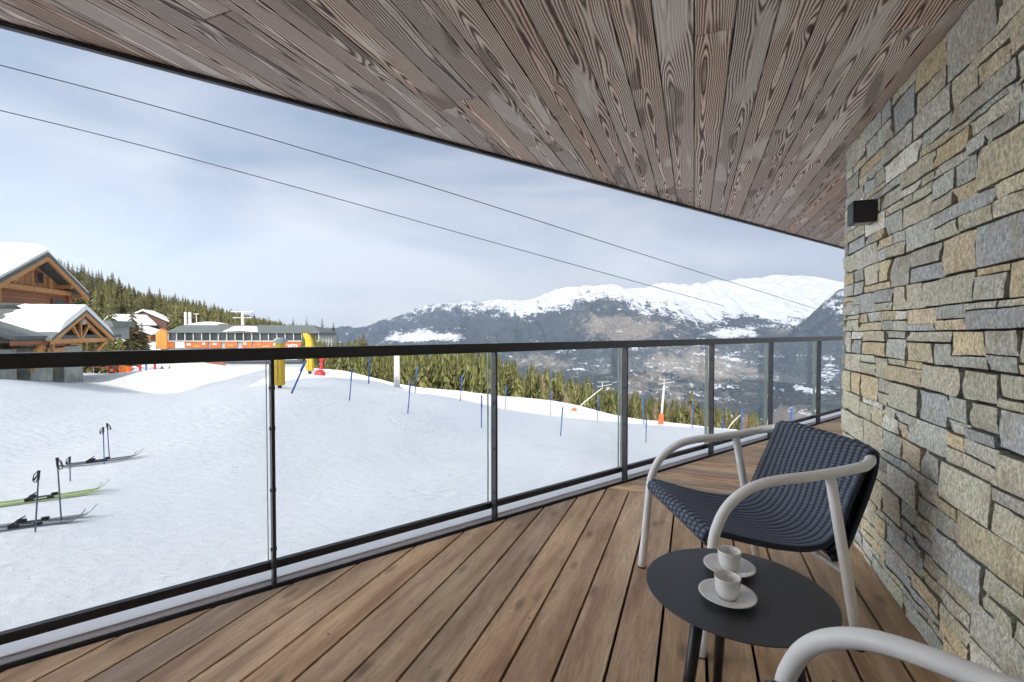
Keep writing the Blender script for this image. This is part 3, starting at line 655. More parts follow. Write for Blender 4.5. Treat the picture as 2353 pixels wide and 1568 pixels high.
def mountain(name, label, x0, x1, nx, nt, Yb, Yr, hb, rid, trl, back, spur=150, seed=0, cover=None):
    verts_rows = []; cov = []
    for j in range(nx + 1):
        px = x0 + (x1 - x0) * j / nx; a = (px - WPX / 2) / FPX
        yr = float(np.interp(px, [k[0] for k in rid], [k[1] for k in rid])); yt = float(np.interp(px, [k[0] for k in trl], [k[1] for k in trl]))
        Y1 = Yr(px); hr = (759 - yr) / FPX * Y1; Y0 = Yb(px); col = []; cc = []
        for i in range(nt + 1):
            t = i / nt
            if t <= .86: s = t / .86; Y = Y0 + (Y1 - Y0) * s; h = hb(px) + (hr - hb(px)) * s ** 1.0
            else: s2 = (t - .86) / .14; s = 1; Y = Y1 + s2 * 1500; h = hr - s2 * back
            X = a * Y
            if t <= .86:
                rg = 1 - abs(fbm(X / 700 + seed, Y / 2300, 3, 5) * 2.6); env = math.sin(math.pi * min(1, s)) ** .7 * smoothstep(.08, .5, s)
                h += (rg - .45) * spur * env + fbm(X / 160, Y / 260, seed + 5, 4) * 45 * env
                h += fbm(X / 330, 0, seed + 8, 5) * 60 * s ** 3 + (abs(fbm(X / 200, 3, seed + 9, 3)) * 2) * 30 * s ** 6
                h += (.5 - abs(fbm(X / 380 + Y / 900, Y / 520, seed + 14, 5) * 2.4)) * 110 * smoothstep(.55, .8, s) * (1 - smoothstep(.93, 1.0, s))
            scr = 759 - h / Y * FPX                                     # elevation angle, as on the photo
            sn = .5 + (yt - scr) / 26. * .5 + fbm(X / 120, h / 60, seed, 4) * .75
            tan = .15 + fbm(X / 420, h / 160, seed + 2, 4) * .9
            if scr < yt - 3 and t <= .86: sn -= .85 * max(0, (rg - .80) * 5) * max(0, fbm(X / 70, h / 40, 91, 3) + .25) + .5 * max(0, fbm(X / 110, h / 25, 61, 4) - .10) * smoothstep(yt - 40, yt - 5, scr)
            if cover: sn, tan = cover(px, scr, sn, tan, X, Y, h)
            col.append((X, Y, h + H)); cc.append((min(1, max(0, sn)), min(1, max(0, tan)), 0, 1))
        verts_rows.append(col); cov.append(cc)
    mb = MB(); mb.grid(verts_rows); o = mb.build(name, M['mountain'], smooth=True, recalc=False)
    ca = o.data.color_attributes.new('cover', 'FLOAT_COLOR', 'POINT'); ca.data.foreach_set('color', [k for r_ in cov for c_ in r_ for k in c_])
    return tag(o, label, None, None, 'structure')
def ell(px, sy, cx, cy, rx, ry): return math.exp(-(((px - cx) / rx) ** 2 + ((sy - cy) / ry) ** 2))
def cov_main(px, sy, sn, tan, X, Y, h):
    n = fbm(X / 90, h / 40, 20, 4); below = smoothstep(-4, 30, sy - float(np.interp(px, [k[0] for k in TRL], [k[1] for k in TRL])))
    # couloirs and avalanche tracks that run down through the forest from the tree line
    gul = fbm(X / 55, h / 700 + Y / 5000, 71, 4)
    tong = .52 - below * .9 + 1.9 * max(0, gul - .10)
    sn = max(sn, tong if sy < 790 else -1)
    # open meadows, terraces and hamlets lower down
    low = smoothstep(755, 830, sy)
    terr = fbm(X / 210, h / 26, 33, 6, .62)
    lo = .13 + .85 * terr + low * .04 + .38 * n
    lo += .22 * ell(px, sy, 1640, 815, 110, 30) + .06 * ell(px, sy, 1560, 870, 180, 40) + .12 * ell(px, sy, 1250, 800, 200, 16)
    lo += .6 * ell(px, sy, 905, 776, 26, 10) + .85 * ell(px, sy, 950, 775, 40, 9) + .95 * ell(px, sy, 1015, 774, 48, 9) + .55 * ell(px, sy, 970, 762, 26, 6)
    lo += .75 * ell(px, sy, 1670, 768, 46, 11) + .5 * ell(px, sy, 1720, 745, 20, 22) + .35 * ell(px, sy, 1560, 728, 30, 10) + .55 * ell(px, sy, 1835, 735, 16, 24) + .3 * ell(px, sy, 1085, 712, 25, 20)
    lo -= .25 * ell(px, sy, 1150, 750, 130, 25)
    sn = max(sn, lo)
    sn -= .5 * ell(px, sy, 1395, 700, 50, 10) + .45 * ell(px, sy, 1700, 738, 40, 9) + .35 * ell(px, sy, 1800, 642, 40, 6) * (1 + 2 * n)
    tan += .75 * ell(px, sy, 1420, 755, 110, 30) + .5 * ell(px, sy, 1600, 850, 170, 60) - .4 * ell(px, sy, 1150, 750, 180, 40)
    return sn, tan
mountain('mountain', 'snow topped mountain range across the valley', 500, 2400, 760, 300, lambda p: 2300, lambda p: 6000 + 500 * math.sin(p / 130.), lambda p: -640 + 60 * math.sin(p / 90.), RID, TRL, 500, 170, 1, cov_main)
RID2 = [(1600, 1010), (1700, 1000), (1755, 965), (1780, 905), (1797, 850), (1812, 795), (1832, 752), (1870, 718), (1900, 694), (1935, 668), (2000, 640), (2100, 600), (2300, 560), (2500, 560)]
TRL2 = [(1600, 600), (1860, 690), (1900, 712), (1935, 735), (2000, 740), (2500, 740)]
def cov_spur(px, sy, sn, tan, X, Y, h):
    n = fbm(X / 60, h / 45, 55, 5); sn = min(sn, .44 + .9 * n); lo = .08 + 1.1 * max(0, fbm(X / 120, h / 30, 50, 5)) * smoothstep(760, 860, sy) + .40 * ell(px, sy, 1905, 860, 28, 55) + .4 * n
    sn = max(sn, lo)
    return sn, tan - .15 + .6 * smoothstep(880, 960, sy)
mountain('mountain', 'dark forested spur falling into the valley', 1600, 2500, 240, 150, lambda p: 1800, lambda p: 3900, lambda p: -480, RID2, TRL2, 700, 60, 4, cov_spur)
# valley floor
mb = MB(); rr = []
for i in range(30):
    Y = 700 + i * 130; rr.append([(X, Y, H + (-430 - 250 * smoothstep(700, 2000, Y) - 60 + 25 * mn.noise(Vector((X / 300, Y / 300, 1)))) + max(0, 900 - Y) * .2) for X in np.linspace(-5200, 7000, 90)])
mb.grid(rr); o = mb.build('valley', M['mountain'], smooth=True, recalc=False)
ca = o.data.color_attributes.new('cover', 'FLOAT_COLOR', 'POINT'); ca.data.foreach_set('color', [k for r_ in rr for c_ in r_ for k in (.2, .55, 0, 1)])
tag(o, 'valley floor far below', None, None, 'structure')

# ------------------------------------------------------------------ trees
def conifer(seed, nwh=30, nb=11, spread=.20, mat='needle'):
    rnd = random.Random(seed); mb = MB()
    for i in range(nwh):
        t = i / (nwh - 1); z = .07 + .91 * t ** .93; r0 = spread * (1 - t) ** .82 + .006; k = nb if t < .7 else max(5, nb - 4)
        off = rnd.random() * 6.28
        for j in range(k):
            if rnd.random() < .10: continue
            a = off + 6.283 * j / k + rnd.uniform(-.25, .25); r = r0 * rnd.uniform(.6, 1.18); dz = -r * rnd.uniform(.25, .65); zz = z + rnd.uniform(-.012, .012)
            d = Vector((math.cos(a), math.sin(a), 0)); s = Vector((-d.y, d.x, 0)); w = r * rnd.uniform(.30, .45)
            p0 = Vector((0, 0, zz + .012)); p1 = d * r * .55 + Vector((0, 0, zz + dz * .35)); p2 = d * r + Vector((0, 0, zz + dz))
            mb.poly([p0, p1 + s * w * .6 - Vector((0, 0, w * .35)), p2, p1 + Vector((0, 0, w * .12))]); mb.poly([p0, p1 + Vector((0, 0, w * .12)), p2, p1 - s * w * .6 - Vector((0, 0, w * .35))])
            for q in (.35, .6, .85):                                     # hanging twigs
                pp = d * r * q + Vector((0, 0, zz + dz * q * .8)); sg = rnd.choice((-1, 1)); l = w * rnd.uniform(.5, .9)
                mb.poly([pp, pp + s * sg * l + d * l * .5 - Vector((0, 0, l * .5)), pp + d * l * .35 - Vector((0, 0, l * .9))])
    tr = MB(); tr.tube([(0, 0, -.05), (0, 0, .3), (0, 0, .97)], [.013, .009, .002], 6)
    return mb, tr, mat
def baretree(seed):
    rnd = random.Random(seed); mb = MB()
    for i in range(95):
        t = rnd.random(); z = .18 + .8 * t; a = rnd.uniform(0, 6.28); r = (.13 * (1 - t) ** .8 + .02) * rnd.uniform(.6, 1.2); d = Vector((math.cos(a), math.sin(a), rnd.uniform(.5, 1.2))).normalized()
        p0 = Vector((0, 0, z)); p1 = p0 + d * r
        mb.tube([p0, p1], [.0035, .0012], 3, cap=False)
        for q in range(5):
            s = p0.lerp(p1, rnd.uniform(.3, 1)); e = s + Vector((rnd.uniform(-1, 1), rnd.uniform(-1, 1), rnd.uniform(.2, 1))).normalized() * .04
            mb.poly([s, s + Vector((.003, 0, .0)), e])
    tr = MB(); tr.tube([(0, 0, -.05), (.003, 0, .4), (0, 0, .99)], [.009, .006, .0015], 6)
    return mb, tr, 'twig'
protos = {}
def proto(key, fn):
    mb, tr, mat = fn; c = mb.build('crown', M[mat], None, recalc=False); t = tr.build('trunk', M['bark' if mat != 'twig' else 'twig'], None); protos[key] = (c.data, t.data)
    bpy.data.objects.remove(c); bpy.data.objects.remove(t)
for k in range(4): proto(('g', k), conifer(k, 30, 11, .17 + .02 * k, 'needle'))
for k in range(4): proto(('d', k), conifer(10 + k, 28, 10, .15 + .02 * k, 'needle_dark'))
for k in range(3): proto(('b', k), baretree(k))
def plant(kind, x, y, z, h, label, group, fat=1.0, name='pine_tree', cat='tree'):
    ks = [k for k in protos if k[0] == kind]; cd, td = protos[random.choice(ks)]
    e = thing(name, label, cat, (x, y, z - .3), random.uniform(0, 6.28), group); e.scale = (h * fat, h * fat, h)
    for nm, dt in (('crown', cd), ('trunk', td)):
        o = bpy.data.objects.new(nm, dt); COL.objects.link(o); o.parent = e
    return e
rt = random.Random(21)
YTOP = [(700, 740), (760, 775), (800, 770), (835, 762), (870, 785), (1000, 775), (1060, 778), (1140, 800), (1180, 815), (1250, 822), (1330, 846), (1400, 868), (1480, 893), (1560, 905), (1650, 922), (1700, 927), (1760, 945), (1820, 965), (1880, 980)]
YEDG = [(700, 845), (740, 850), (840, 880), (930, 893), (1050, 900), (1200, 917), (1300, 925), (1340, 935), (1400, 955), (1500, 970), (1620, 985), (1760, 994), (1900, 998)]
itp = lambda tab, x: float(np.interp(x, [k[0] for k in tab], [k[1] for k in tab]))
cnt = 0
# the named trees one can tell apart
for (px, py, Y, h, lab, fat) in [(704, 727, 118, 11, 'slim dark pine just behind the right end of the long lodge', 1), (740, 729, 112, 12, 'taller of the two lone pines beside the right end of the lodge', 1.25), (766, 738, 112, 11, 'lower of the two lone pines beside the right end of the lodge', 1.3),
                               (835, 762, 70, 9, 'olive pine poking above the handrail left of the white pylon', 1.6), (1590, 886, 60, 12, 'tall dark pine standing alone among bare trees right of the snow lance', 1.5)]:
    p = at(px, py, Y); plant('g' if px > 800 else 'd', p.x, p.y, p.z - h + .3, h, lab, None, fat); cnt += 1
n1 = 0; tries = 0
while n1 < 125 and tries < 5000:
    tries += 1; px = rt.uniform(735, 1850); Y = 56 + 75 * rt.random() ** 1.1; yt = itp(YTOP, px); ye = itp(YEDG, px)
    py = yt + (ye - yt - 22) * rt.random() ** 1.3 * (1 - .75 * (Y - 56) / 75) + rt.uniform(0, 6)
    if 780 < px < 1145 and py < 788 and rt.random() < .7: py += 40
    p = at(px, py, Y); g = G(p.x, p.y); h = p.z - g
    if not 3.5 < h < 28: continue
    if px > 1180 and rt.random() < (.22 if px < 1450 else .36): continue
    plant('g', p.x, p.y, g, h, 'olive green pine in the wood below the snow bank', 'pines below the snow bank', rt.uniform(.8, 1.15) * (1 if h < 15 else .8)); n1 += 1
n2 = 0; tries = 0
while n2 < 95 and tries < 5000:
    tries += 1; px = rt.choice([rt.uniform(1180, 1330), rt.uniform(1420, 1800), rt.uniform(1500, 1760)]); Y = 52 + 45 * rt.random(); yt = itp(YTOP, px) + (12 if px > 1400 else 32); ye = itp(YEDG, px)
    py = yt + (ye - yt - 12) * rt.random() ** 1.2; p = at(px, py, Y); g = G(p.x, p.y); h = p.z - g
    if not 3 < h < 24: continue
    plant('b', p.x, p.y, g, h, 'bare brown winter tree among the pines below the snow bank', 'bare trees below the snow bank', rt.uniform(.8, 1.3), 'bare_tree'); n2 += 1
# slope on the left
YHL = [(0, 560), (100, 585), (137, 592), (198, 605), (262, 622), (305, 650), (327, 665), (381, 670), (427, 678), (473, 684), (521, 703), (598, 723), (640, 732), (700, 742), (760, 752)]
n3 = 0
def hill_tree(px, Y, j):
    a = (px - WPX / 2) / FPX; g = G(a * Y, Y); yt = itp(YHL, px)
    return a * Y, g, yt
cands = []
for px in np.arange(120, 770, 8.5):                                  # skyline row
    Y = rt.uniform(235, 262); x, g, yt = hill_tree(px + rt.uniform(-3, 3), Y, 0); top = at(px, yt + rt.choice([rt.uniform(-3, 3), rt.uniform(0, 12)]), Y).z; cands.append((x, Y, g, min(24, max(8, top - g))))
for k in range(95):
    Y = rt.uniform(125, 235); px = rt.uniform(150, 690); x, g, yt = hill_tree(px, Y, 0)
    if 265 < px < 385 and Y < 175: continue
    cands.append((x, Y, g, rt.uniform(10, 16) * (1 if px < 450 else .8)))
for x, Y, g, h in cands:
    if n1 + n3 + cnt >= 298: break
    plant(rt.choice('ddg'), x, Y, g, h, 'conifer of the dense wood covering the hillside on the left', 'conifers on the hillside', rt.uniform(.8, 1.1)); n3 += 1
# nearer conifers between chalet and lodge
for (px, py, Y, h, k) in [(215, 690, 75, 12, 0), (255, 680, 82, 13, 0), (190, 715, 62, 9, 1), (305, 700, 88, 12, 1), (232, 745, 60, 6, 1), (275, 765, 60, 5, 1), (325, 735, 92, 9, 0), (205, 765, 55, 5, 1), (300, 772, 62, 4, 0), (250, 772, 55, 4.5, 1)]:
    p = at(px, py, Y); plant('d' if k == 0 else 'g', p.x, p.y, p.z - h + .3, h, 'olive conifer between the timber chalet and the long lodge', 'conifers beside the chalet', 1.3)
# rest of the wood as one mass
def wood(name, label, spots, mat):
    mb = MB()
    for (x, y, z, h) in spots:
        rnd = rt
        NL = 15; fat_ = rnd.uniform(.13, .21)
        for i in range(NL):
            t = i / NL; zz = z + h * (.05 + .9 * t); r = h * fat_ * (1 - t) ** .85 * rnd.uniform(.75, 1.2) + .12; n = 9; off = rnd.random() * 6
            for k in range(n):
                a0 = off + 6.283 * k / n; a1 = a0 + 6.283 / n * .62; rr_ = r * rnd.uniform(.6, 1.25)
                mb.poly([(x, y, zz + h * .085), (x + rr_ * math.cos(a0), y + rr_ * math.sin(a0), zz - h * .05 * rnd.random()), (x + rr_ * .9 * math.cos(a1), y + rr_ * .9 * math.sin(a1), zz)])
    return tag(mb.build(name, M[mat], recalc=False), label, 'wood', None, 'stuff')
sp = []
for k in range(620):
    Y = rt.uniform(130, 262); px = rt.uniform(60, 720)
    if 265 < px < 385 and Y < 170: continue
    x, g, yt = hill_tree(px, Y, 0); h = rt.uniform(8, 13); top = at(px, yt, Y).z
    if g + h > top - 1: h = top - 1 - g
    if h < 4: continue
    sp.append((x, Y, g, h))
wood('hillside_wood', 'dense conifer wood filling the hillside on the left', sp, 'forest')
sp = []
for k in range(2600):
    px = rt.uniform(690, 1850); Y = rt.uniform(54, 150); yt = itp(YTOP, px) + rt.uniform(4, 45)
    if px > 1190 and rt.random() < .70: continue
    x = (px - WPX / 2) / FPX * Y; g = G(x, Y); top = at(px, yt, Y).z
    h = min(rt.uniform(7, 17), top - g)
    if h > 3: sp.append((x, Y, g, h))
wood('slope_wood', 'conifer wood filling the slope below the snow bank', sp, 'forest')

# ------------------------------------------------------------------ chalet
GX = Vector((-.306, .952, 0)); GN = Vector((.952, .306, 0))          # along the gable, out of the gable
chalet = thing('timber_chalet', 'large timber chalet with snow on its roof and a stone base', 'chalet')
def cp(g, n, z): return GX * g + GN * n + Vector((0, 0, z + H))
def cprism(name, pts, off, mat, par=chalet, **k):
    mb = MB(); mb.prism(pts, off); return mb.build(name, mat, par, **k)
GC, GNF, RZ, EZ, HWD = 41.4, -20.9, 5.2, 2.72, 5.0; RS = (RZ - EZ) / HWD
WN = GNF - 1.1
# body
cprism('wall', [cp(GC - 4.3, WN, -3.9), cp(GC + 4.3, WN, -3.9), cp(GC + 4.3, WN, 3.0), cp(GC - 4.3, WN, 3.0)], -GN * 12, M['logs'])
cprism('gable_panel', [cp(GC - 4.3, WN + .04, 3.0), cp(GC + 4.3, WN + .04, 3.0), cp(GC + 4.3, WN + .04, EZ + .3), cp(GC, WN + .04, RZ - .35), cp(GC - 4.3, WN + .04, EZ + .3)], -GN * .2, M['vboards'])
for nm, z0, th, mat, ext in (('roof', 0, .26, 'slate', 0), ('snow_cover', .26, .55, 'snow2', -.06)):
    for s in (-1, 1):
        a = cp(GC, GNF + ext, RZ + z0); b = cp(GC + s * (HWD + .15 + ext), GNF + ext, EZ - .08 + z0)
        if nm == 'roof': cprism(nm, [a, b, b + Vector((0, 0, th)), a + Vector((0, 0, th))], -GN * 14, M[mat])
        else:
            mb = MB(); n = 16; m_ = 24; T = []; B_ = []
            for i in range(m_ + 1):
                rowt = []
                for j in range(n + 1):
                    k = j / n; p = a.lerp(b, k) - GN * (14 * i / m_); e = min(j, n - j) / 2.5 if s == 1 or j > 0 else 1; e = min(1, (n - j) / 2.0, i / 1.0 if i < 1 else 1)
                    tt = th * (.35 + .65 * min(1, e)) * (1 + .25 * mn.noise(Vector((p.x, p.y, 3)) * .6)); rowt.append(p + Vector((0, 0, tt)))
                T.append(rowt)
            mb.grid(T); mb.poly([a, b, T[0][-1]] + T[0][::-1][1:]); mb.poly([T[i][-1] for i in range(m_ + 1)] + [b - GN * 14, b])
            mb.build(nm, M[mat], chalet, smooth=False)
def cbar(name, a, b, w, h, mat='beam', par=chalet): mb = MB(); mb.bar(a, b, w, h, up=GN); return mb.build(name, M[mat], par)
for s in (-1, 1):
    cbar('rake_board', cp(GC, GNF - .1, RZ - .16), cp(GC + s * (HWD + .1), GNF - .1, EZ - .22), .28, .16)
    cbar('purlin', cp(GC + s * 3.0, GNF - .15, RZ - .42 - RS * 3.0), cp(GC + s * 3.0, WN, RZ - .42 - RS * 3.0), .26, .26)
    cbar('eave_beam', cp(GC + s * 4.5, GNF - .15, EZ - .1), cp(GC + s * 4.5, WN - .5, EZ - .1), .26, .26)
    cbar('king_strut', cp(GC + s * 1.9, WN + .14, 3.1), cp(GC + s * 1.9, WN + .14, RZ - .45 - RS * 1.9), .2, .18)
cbar('tie_beam', cp(GC - 4.4, WN + .16, 2.86), cp(GC + 4.5, WN + .16, 2.86), .34, .26)
cbar('corner_post', cp(GC + 4.25, WN + .1, -3.4), cp(GC + 4.25, WN + .1, 2.7), .3, .3, 'logs'); cbar('timber_post', cp(GC - 3.2, WN + .12, -1.0), cp(GC - 3.2, WN + .12, 2.7), .24, .2)
for (g, z, w, h) in ((GC + .9, 3.75, .75, .8), (GC + 3.1, 1.95, 1.5, .8)):
    w_ = cprism('window', [cp(g - w / 2, WN + .08, z - h / 2), cp(g + w / 2, WN + .08, z - h / 2), cp(g + w / 2, WN + .08, z + h / 2), cp(g - w / 2, WN + .08, z + h / 2)], -GN * .1, M['winglass'])
    mb = MB()
    for a, b in (((-w / 2, -h / 2), (w / 2, -h / 2)), ((-w / 2, h / 2), (w / 2, h / 2)), ((-w / 2, -h / 2), (-w / 2, h / 2)), ((w / 2, -h / 2), (w / 2, h / 2))):
        mb.bar(cp(g + a[0], WN + .1, z + a[1]), cp(g + b[0], WN + .1, z + b[1]), .07, .07, up=GN)
    mb.build('window_frame', M['logs'], w_)
# lean-to roof in front
cprism('lean_to_roof', [cp(30, -16.6, -.52), cp(30, -21.9, 1.15), cp(30, -21.9, 1.35), cp(30, -16.6, -.32)], GX * 11.0, M['slate'])
cbar('lean_to_beam', cp(30.2, -16.8, -.68), cp(37.5, -16.8, -.68), .26, .2, 'logs')
# porch
PG, PN, PZ, PE, PW = 35.9, -16.3, 1.12, -.56, 3.4
for s in (-1, 1):
    a = cp(PG, PN, PZ); b = cp(PG + s * (PW + .1), PN, PE - .05)
    cprism('porch_roof', [a, b, b + Vector((0, 0, .16)), a + Vector((0, 0, .16))], -GN * 5.6, M['slate'])
    cbar('porch_rake', cp(PG, PN - .08, PZ - .09), cp(PG + s * PW, PN - .08, PE - .12), .2, .12)
    cbar('porch_brace', cp(PG + s * .95, PN - .35, PZ - .75), cp(PG + s * .1, PN - .35, PE - .02), .16, .14)
    cbar('porch_truss_rafter', cp(PG, PN - .35, PZ - .25), cp(PG + s * 2.6, PN - .35, PE - .05), .2, .16)
    cbar('knee_brace', cp(PG + s * 2.9, PN - .3, PE - .2), cp(PG + s * 1.5, PN - 1.0, PE - 1.7), .16, .16)
    mb = MB(); n = 10; m_ = 14; T = []; k0, k1 = (0, .97) if s == 1 else (0, .80)
    for i in range(m_ + 1):
        row = []
        for j in range(n + 1):
            ju = k1 * (j / n) * (1 + (.10 * mn.noise(Vector((i * .9, 2, 7))) if s == -1 and j == n else 0))
            p = a.lerp(b, ju) - GN * (.03 + (5.0 if s == 1 else 3.0 + .5 * mn.noise(Vector((j * 1.3, 4, 1)))) * i / m_) + Vector((0, 0, .16)); e = min(1, (n - j) / 2.0)
            row.append(p + Vector((0, 0, .30 * (.1 + .9 * e) * (1 + .3 * mn.noise(Vector((p.x, p.y, 3)) * .9)))))
        T.append(row)
    lo0 = a + Vector((0, 0, .16)); lo1 = a.lerp(b, k1) + Vector((0, 0, .16))
    mb.grid(T); mb.poly([lo0, lo1] + T[0][::-1]); mb.poly([T[i][-1] for i in range(m_ + 1)] + [lo1 - GN * 5, lo1]); mb.build('porch_snow', M['snow2'], chalet)
cbar('porch_tie_beam', cp(PG - 2.9, PN - .35, PE - .08), cp(PG + 2.9, PN - .35, PE - .08), .26, .22); cbar('porch_king_post', cp(PG, PN - .35, PE), cp(PG, PN - .35, PZ - .3), .16, .14)
cprism('porch_soffit', [cp(PG - 3.1, PN - 1.2, PE), cp(PG + 3.1, PN - 1.2, PE), cp(PG, PN - 1.2, PZ - .15)], -GN * .1, M['logs'])
mb = MB(); mb.lathe([(0, .22), (.15, .16), (.2, 0), (.15, -.16), (0, -.22)], cp(PG + .12, PN - .3, PZ - .58), 12); mb.build('porch_light', M['frame'], chalet, smooth=True)
# stone base and pillars
cprism('stone_base', [cp(29.5, -18.6, -4.6), cp(37.1, -18.6, -4.6), cp(37.1, -18.6, -.72), cp(29.5, -18.6, -.72)], -GN * 3.2, M['cstone'])
for g0, g1 in ((29.6, 31.2), (32.3, 34.2), (35.3, 37.3)):
    cprism('stone_pillar', [cp(g0, -17.2, -4.6), cp(g1, -17.2, -4.6), cp(g1, -17.2, -1.0), cp(g0, -17.2, -1.0)], -GN * 1.35, M['cstone'])
cprism('sign_board', [cp(33.6, -17.1, -1.35), cp(35.2, -17.1, -1.35), cp(35.2, -17.1, -1.05), cp(33.6, -17.1, -1.05)], -GN * .08, M['beam'])
cbar('timber_stairs', cp(30.8, -16.4, -1.9), cp(33.0, -17.0, -.75), .5, .16, 'orange_wood')

# ------------------------------------------------------------------ long lodge
lodge = thing('lift_lodge', 'long low lodge with a band of windows and orange boards', 'lodge')
LY = 95.
def lp_(x, y, dy=0): return at(x, y, LY + dy)
a0 = lp_(386, 783); a1 = lp_(735, 783); ldir = Vector((a1.x - a0.x, 0, 0)).normalized()
def lbox(name, x0, x1, y0, y1, dy, dep, mat, par=lodge):
    A_ = lp_(x0, y0); B_ = lp_(x1, y1); mb = MB(); mb.box(((A_.x + B_.x) / 2, LY + dy + dep / 2, (A_.z + B_.z) / 2), (abs(B_.x - A_.x), dep, abs(A_.z - B_.z))); return mb.build(name, M[mat], par)
lbox('wall', 366, 735, 765, 862, .3, 9, 'greywall')
lbox('lower_wall', 470, 575, 801, 860, .1, .2, 'reddish')
rp = [lp_(386, 763.5), lp_(735, 765)]
mb = MB(); e0, e1 = rp[0] + Vector((-.2, -.4, 0)), rp[1] + Vector((.2, -.4, 0)); r0 = Vector((e0.x + .3, LY + 4, lp_(0, 751.5).z + .45)); r1 = Vector((e1.x - 3.0, LY + 4, r0.z - .1))
mb.poly([e0, e1, r1, r0]); mb.poly([r0, r1, e1 + Vector((0, 9, 0)), e0 + Vector((0, 9, 0))]); mb.poly([e1, e1 + Vector((0, 9, 0)), r1]); mb.poly([e0, r0, e0 + Vector((0, 9, 0))]); mb.poly([e0 - Vector((0, 0, .12)), e1 - Vector((0, 0, .12)), e1, e0]); mb.build('roof', M['slate'], lodge)
mb = MB(); q0 = e0.lerp(e1, .36); q1 = e0.lerp(e1, .60); u0 = r0.lerp(r1, .42); u1 = r0.lerp(r1, .56); T = []
for i in range(13):
    k = i / 12; T.append([q0.lerp(q1, k).lerp(u0.lerp(u1, k), t) + Vector((0, -.02, .05 + .12 * math.sin(math.pi * k) * (1 + mn.noise(Vector((i, t * 3, 0))) * .6))) for t in (0.06, .3, .55, .75)])
mb.grid(T); mb.build('roof_snow', M['snow2'], lodge)
NWN = 18
for i in range(NWN):
    xa = 388 + (733 - 388) * i / NWN; xb = 388 + (733 - 388) * (i + 1) / NWN
    w_ = lbox('window', xa + .8, xb - .8, 765.2, 782.5, .12, .1, 'winglass')
for i in range(NWN + 1):
    xa = 388 + (733 - 388) * i / NWN; mb = MB(); mb.bar(lp_(xa - 1.2, 765) + Vector((0, .02, 0)), lp_(xa + 1.0, 783) + Vector((0, -.25, 0)), .16, .16, up=(0, 1, 0)); mb.build('mullion', M['frame'], lodge)
lbox('sill', 386, 735, 782.8, 785.5, -.2, .4, 'frame'); lbox('lintel', 386, 735, 763.6, 765.3, -.1, .35, 'frame')
for (x0, x1) in ((387, 402), (425, 478), (482, 508), (517, 545), (556, 580), (583, 640), (668, 735)):
    lbox('orange_board', x0, x1, 786.5, 799.5, -.06, .12, 'orange')
lbox('white_board', 403, 424, 786.5, 800, -.05, .1, 'banner'); lbox('white_board', 362, 386, 784, 800, -.3, .2, 'banner')
for x0, w0, y0 in ((430, 9, 790), (446, 14, 794), (466, 6, 788), (490, 8, 789), (524, 12, 792), (560, 6, 788), (590, 10, 789), (604, 16, 794), (628, 6, 790), (700, 12, 790), (718, 10, 794)): lbox('print_patch', x0, x0 + w0, y0, y0 + 4, -.12, .05, 'orange_wood' if w0 > 9 else 'banner')
mb = MB(); A_ = lp_(362, 802); B_ = lp_(387, 802); C_ = lp_(387, 765); E_ = lp_(374, 757); F_ = lp_(362, 765)
mb.prism([p + Vector((0, -.5, 0)) for p in (A_, B_, C_, E_, F_)], (0, 1.2, 0)); mb.build('gable_tower', M['orange_wood'], lodge)
# lettering on the front
cu = bpy.data.curves.new('lettering', 'FONT'); cu.body = 'YETI'; cu.extrude = .04; cu.size = 1.0; cu.offset = .015
to = bpy.data.objects.new('lettering', cu); COL.objects.link(to); dg = bpy.context.evaluated_depsgraph_get(); me = bpy.data.meshes.new_from_object(to.evaluated_get(dg)); bpy.data.objects.remove(to)
lt = bpy.data.objects.new('lettering', me); COL.objects.link(lt); me.materials.clear(); me.materials.append(M['banner']); lt.parent = lodge; lt.rotation_euler = (R(90), 0, 0); wx = [v.co.x for v in me.vertices]; q = lp_(661, 800.5)
sc_ = (lp_(684, 800).x - q.x) / (max(wx) - min(wx)); lt.scale = (sc_, sc_, 1); lt.location = (q.x - min(wx) * sc_, LY - .16, q.z)
lbox('orange_board', 642, 666, 786.5, 799.5, -.06, .12, 'orange')
# lattice deck on the right end
mb = MB()
for k in range(5):
    a = lp_(738 + k * 6, 800); mb.bar(a, a + Vector((0, 0, 2.0)), .12, .12, up=(0, 1, 0))
mb.bar(lp_(737, 782), lp_(765, 785), .12, .12, up=(0, 1, 0)); mb.bar(lp_(738, 800), lp_(752, 783), .1, .1, up=(0, 1, 0)); mb.bar(lp_(752, 800), lp_(738, 783), .1, .1, up=(0, 1, 0)); mb.build('terrace_rail', M['frame'], lodge)
# truck-like grey shed in front on the crest side
sh = thing('grey_shed', 'low grey shed whose roof shows under the handrail left of the yellow pads', 'shed')
mb = MB(); p = at(615, 845, 58); mb.box((p.x, 60, p.z - 1.2), (10.4, 4, 3.4)); mb.build('wall', M['greywall'], sh)
mb = MB(); mb.box((p.x, 60, p.z + .62), (10.8, 4.4, .12)); mb.build('roof', M['postm'], sh)

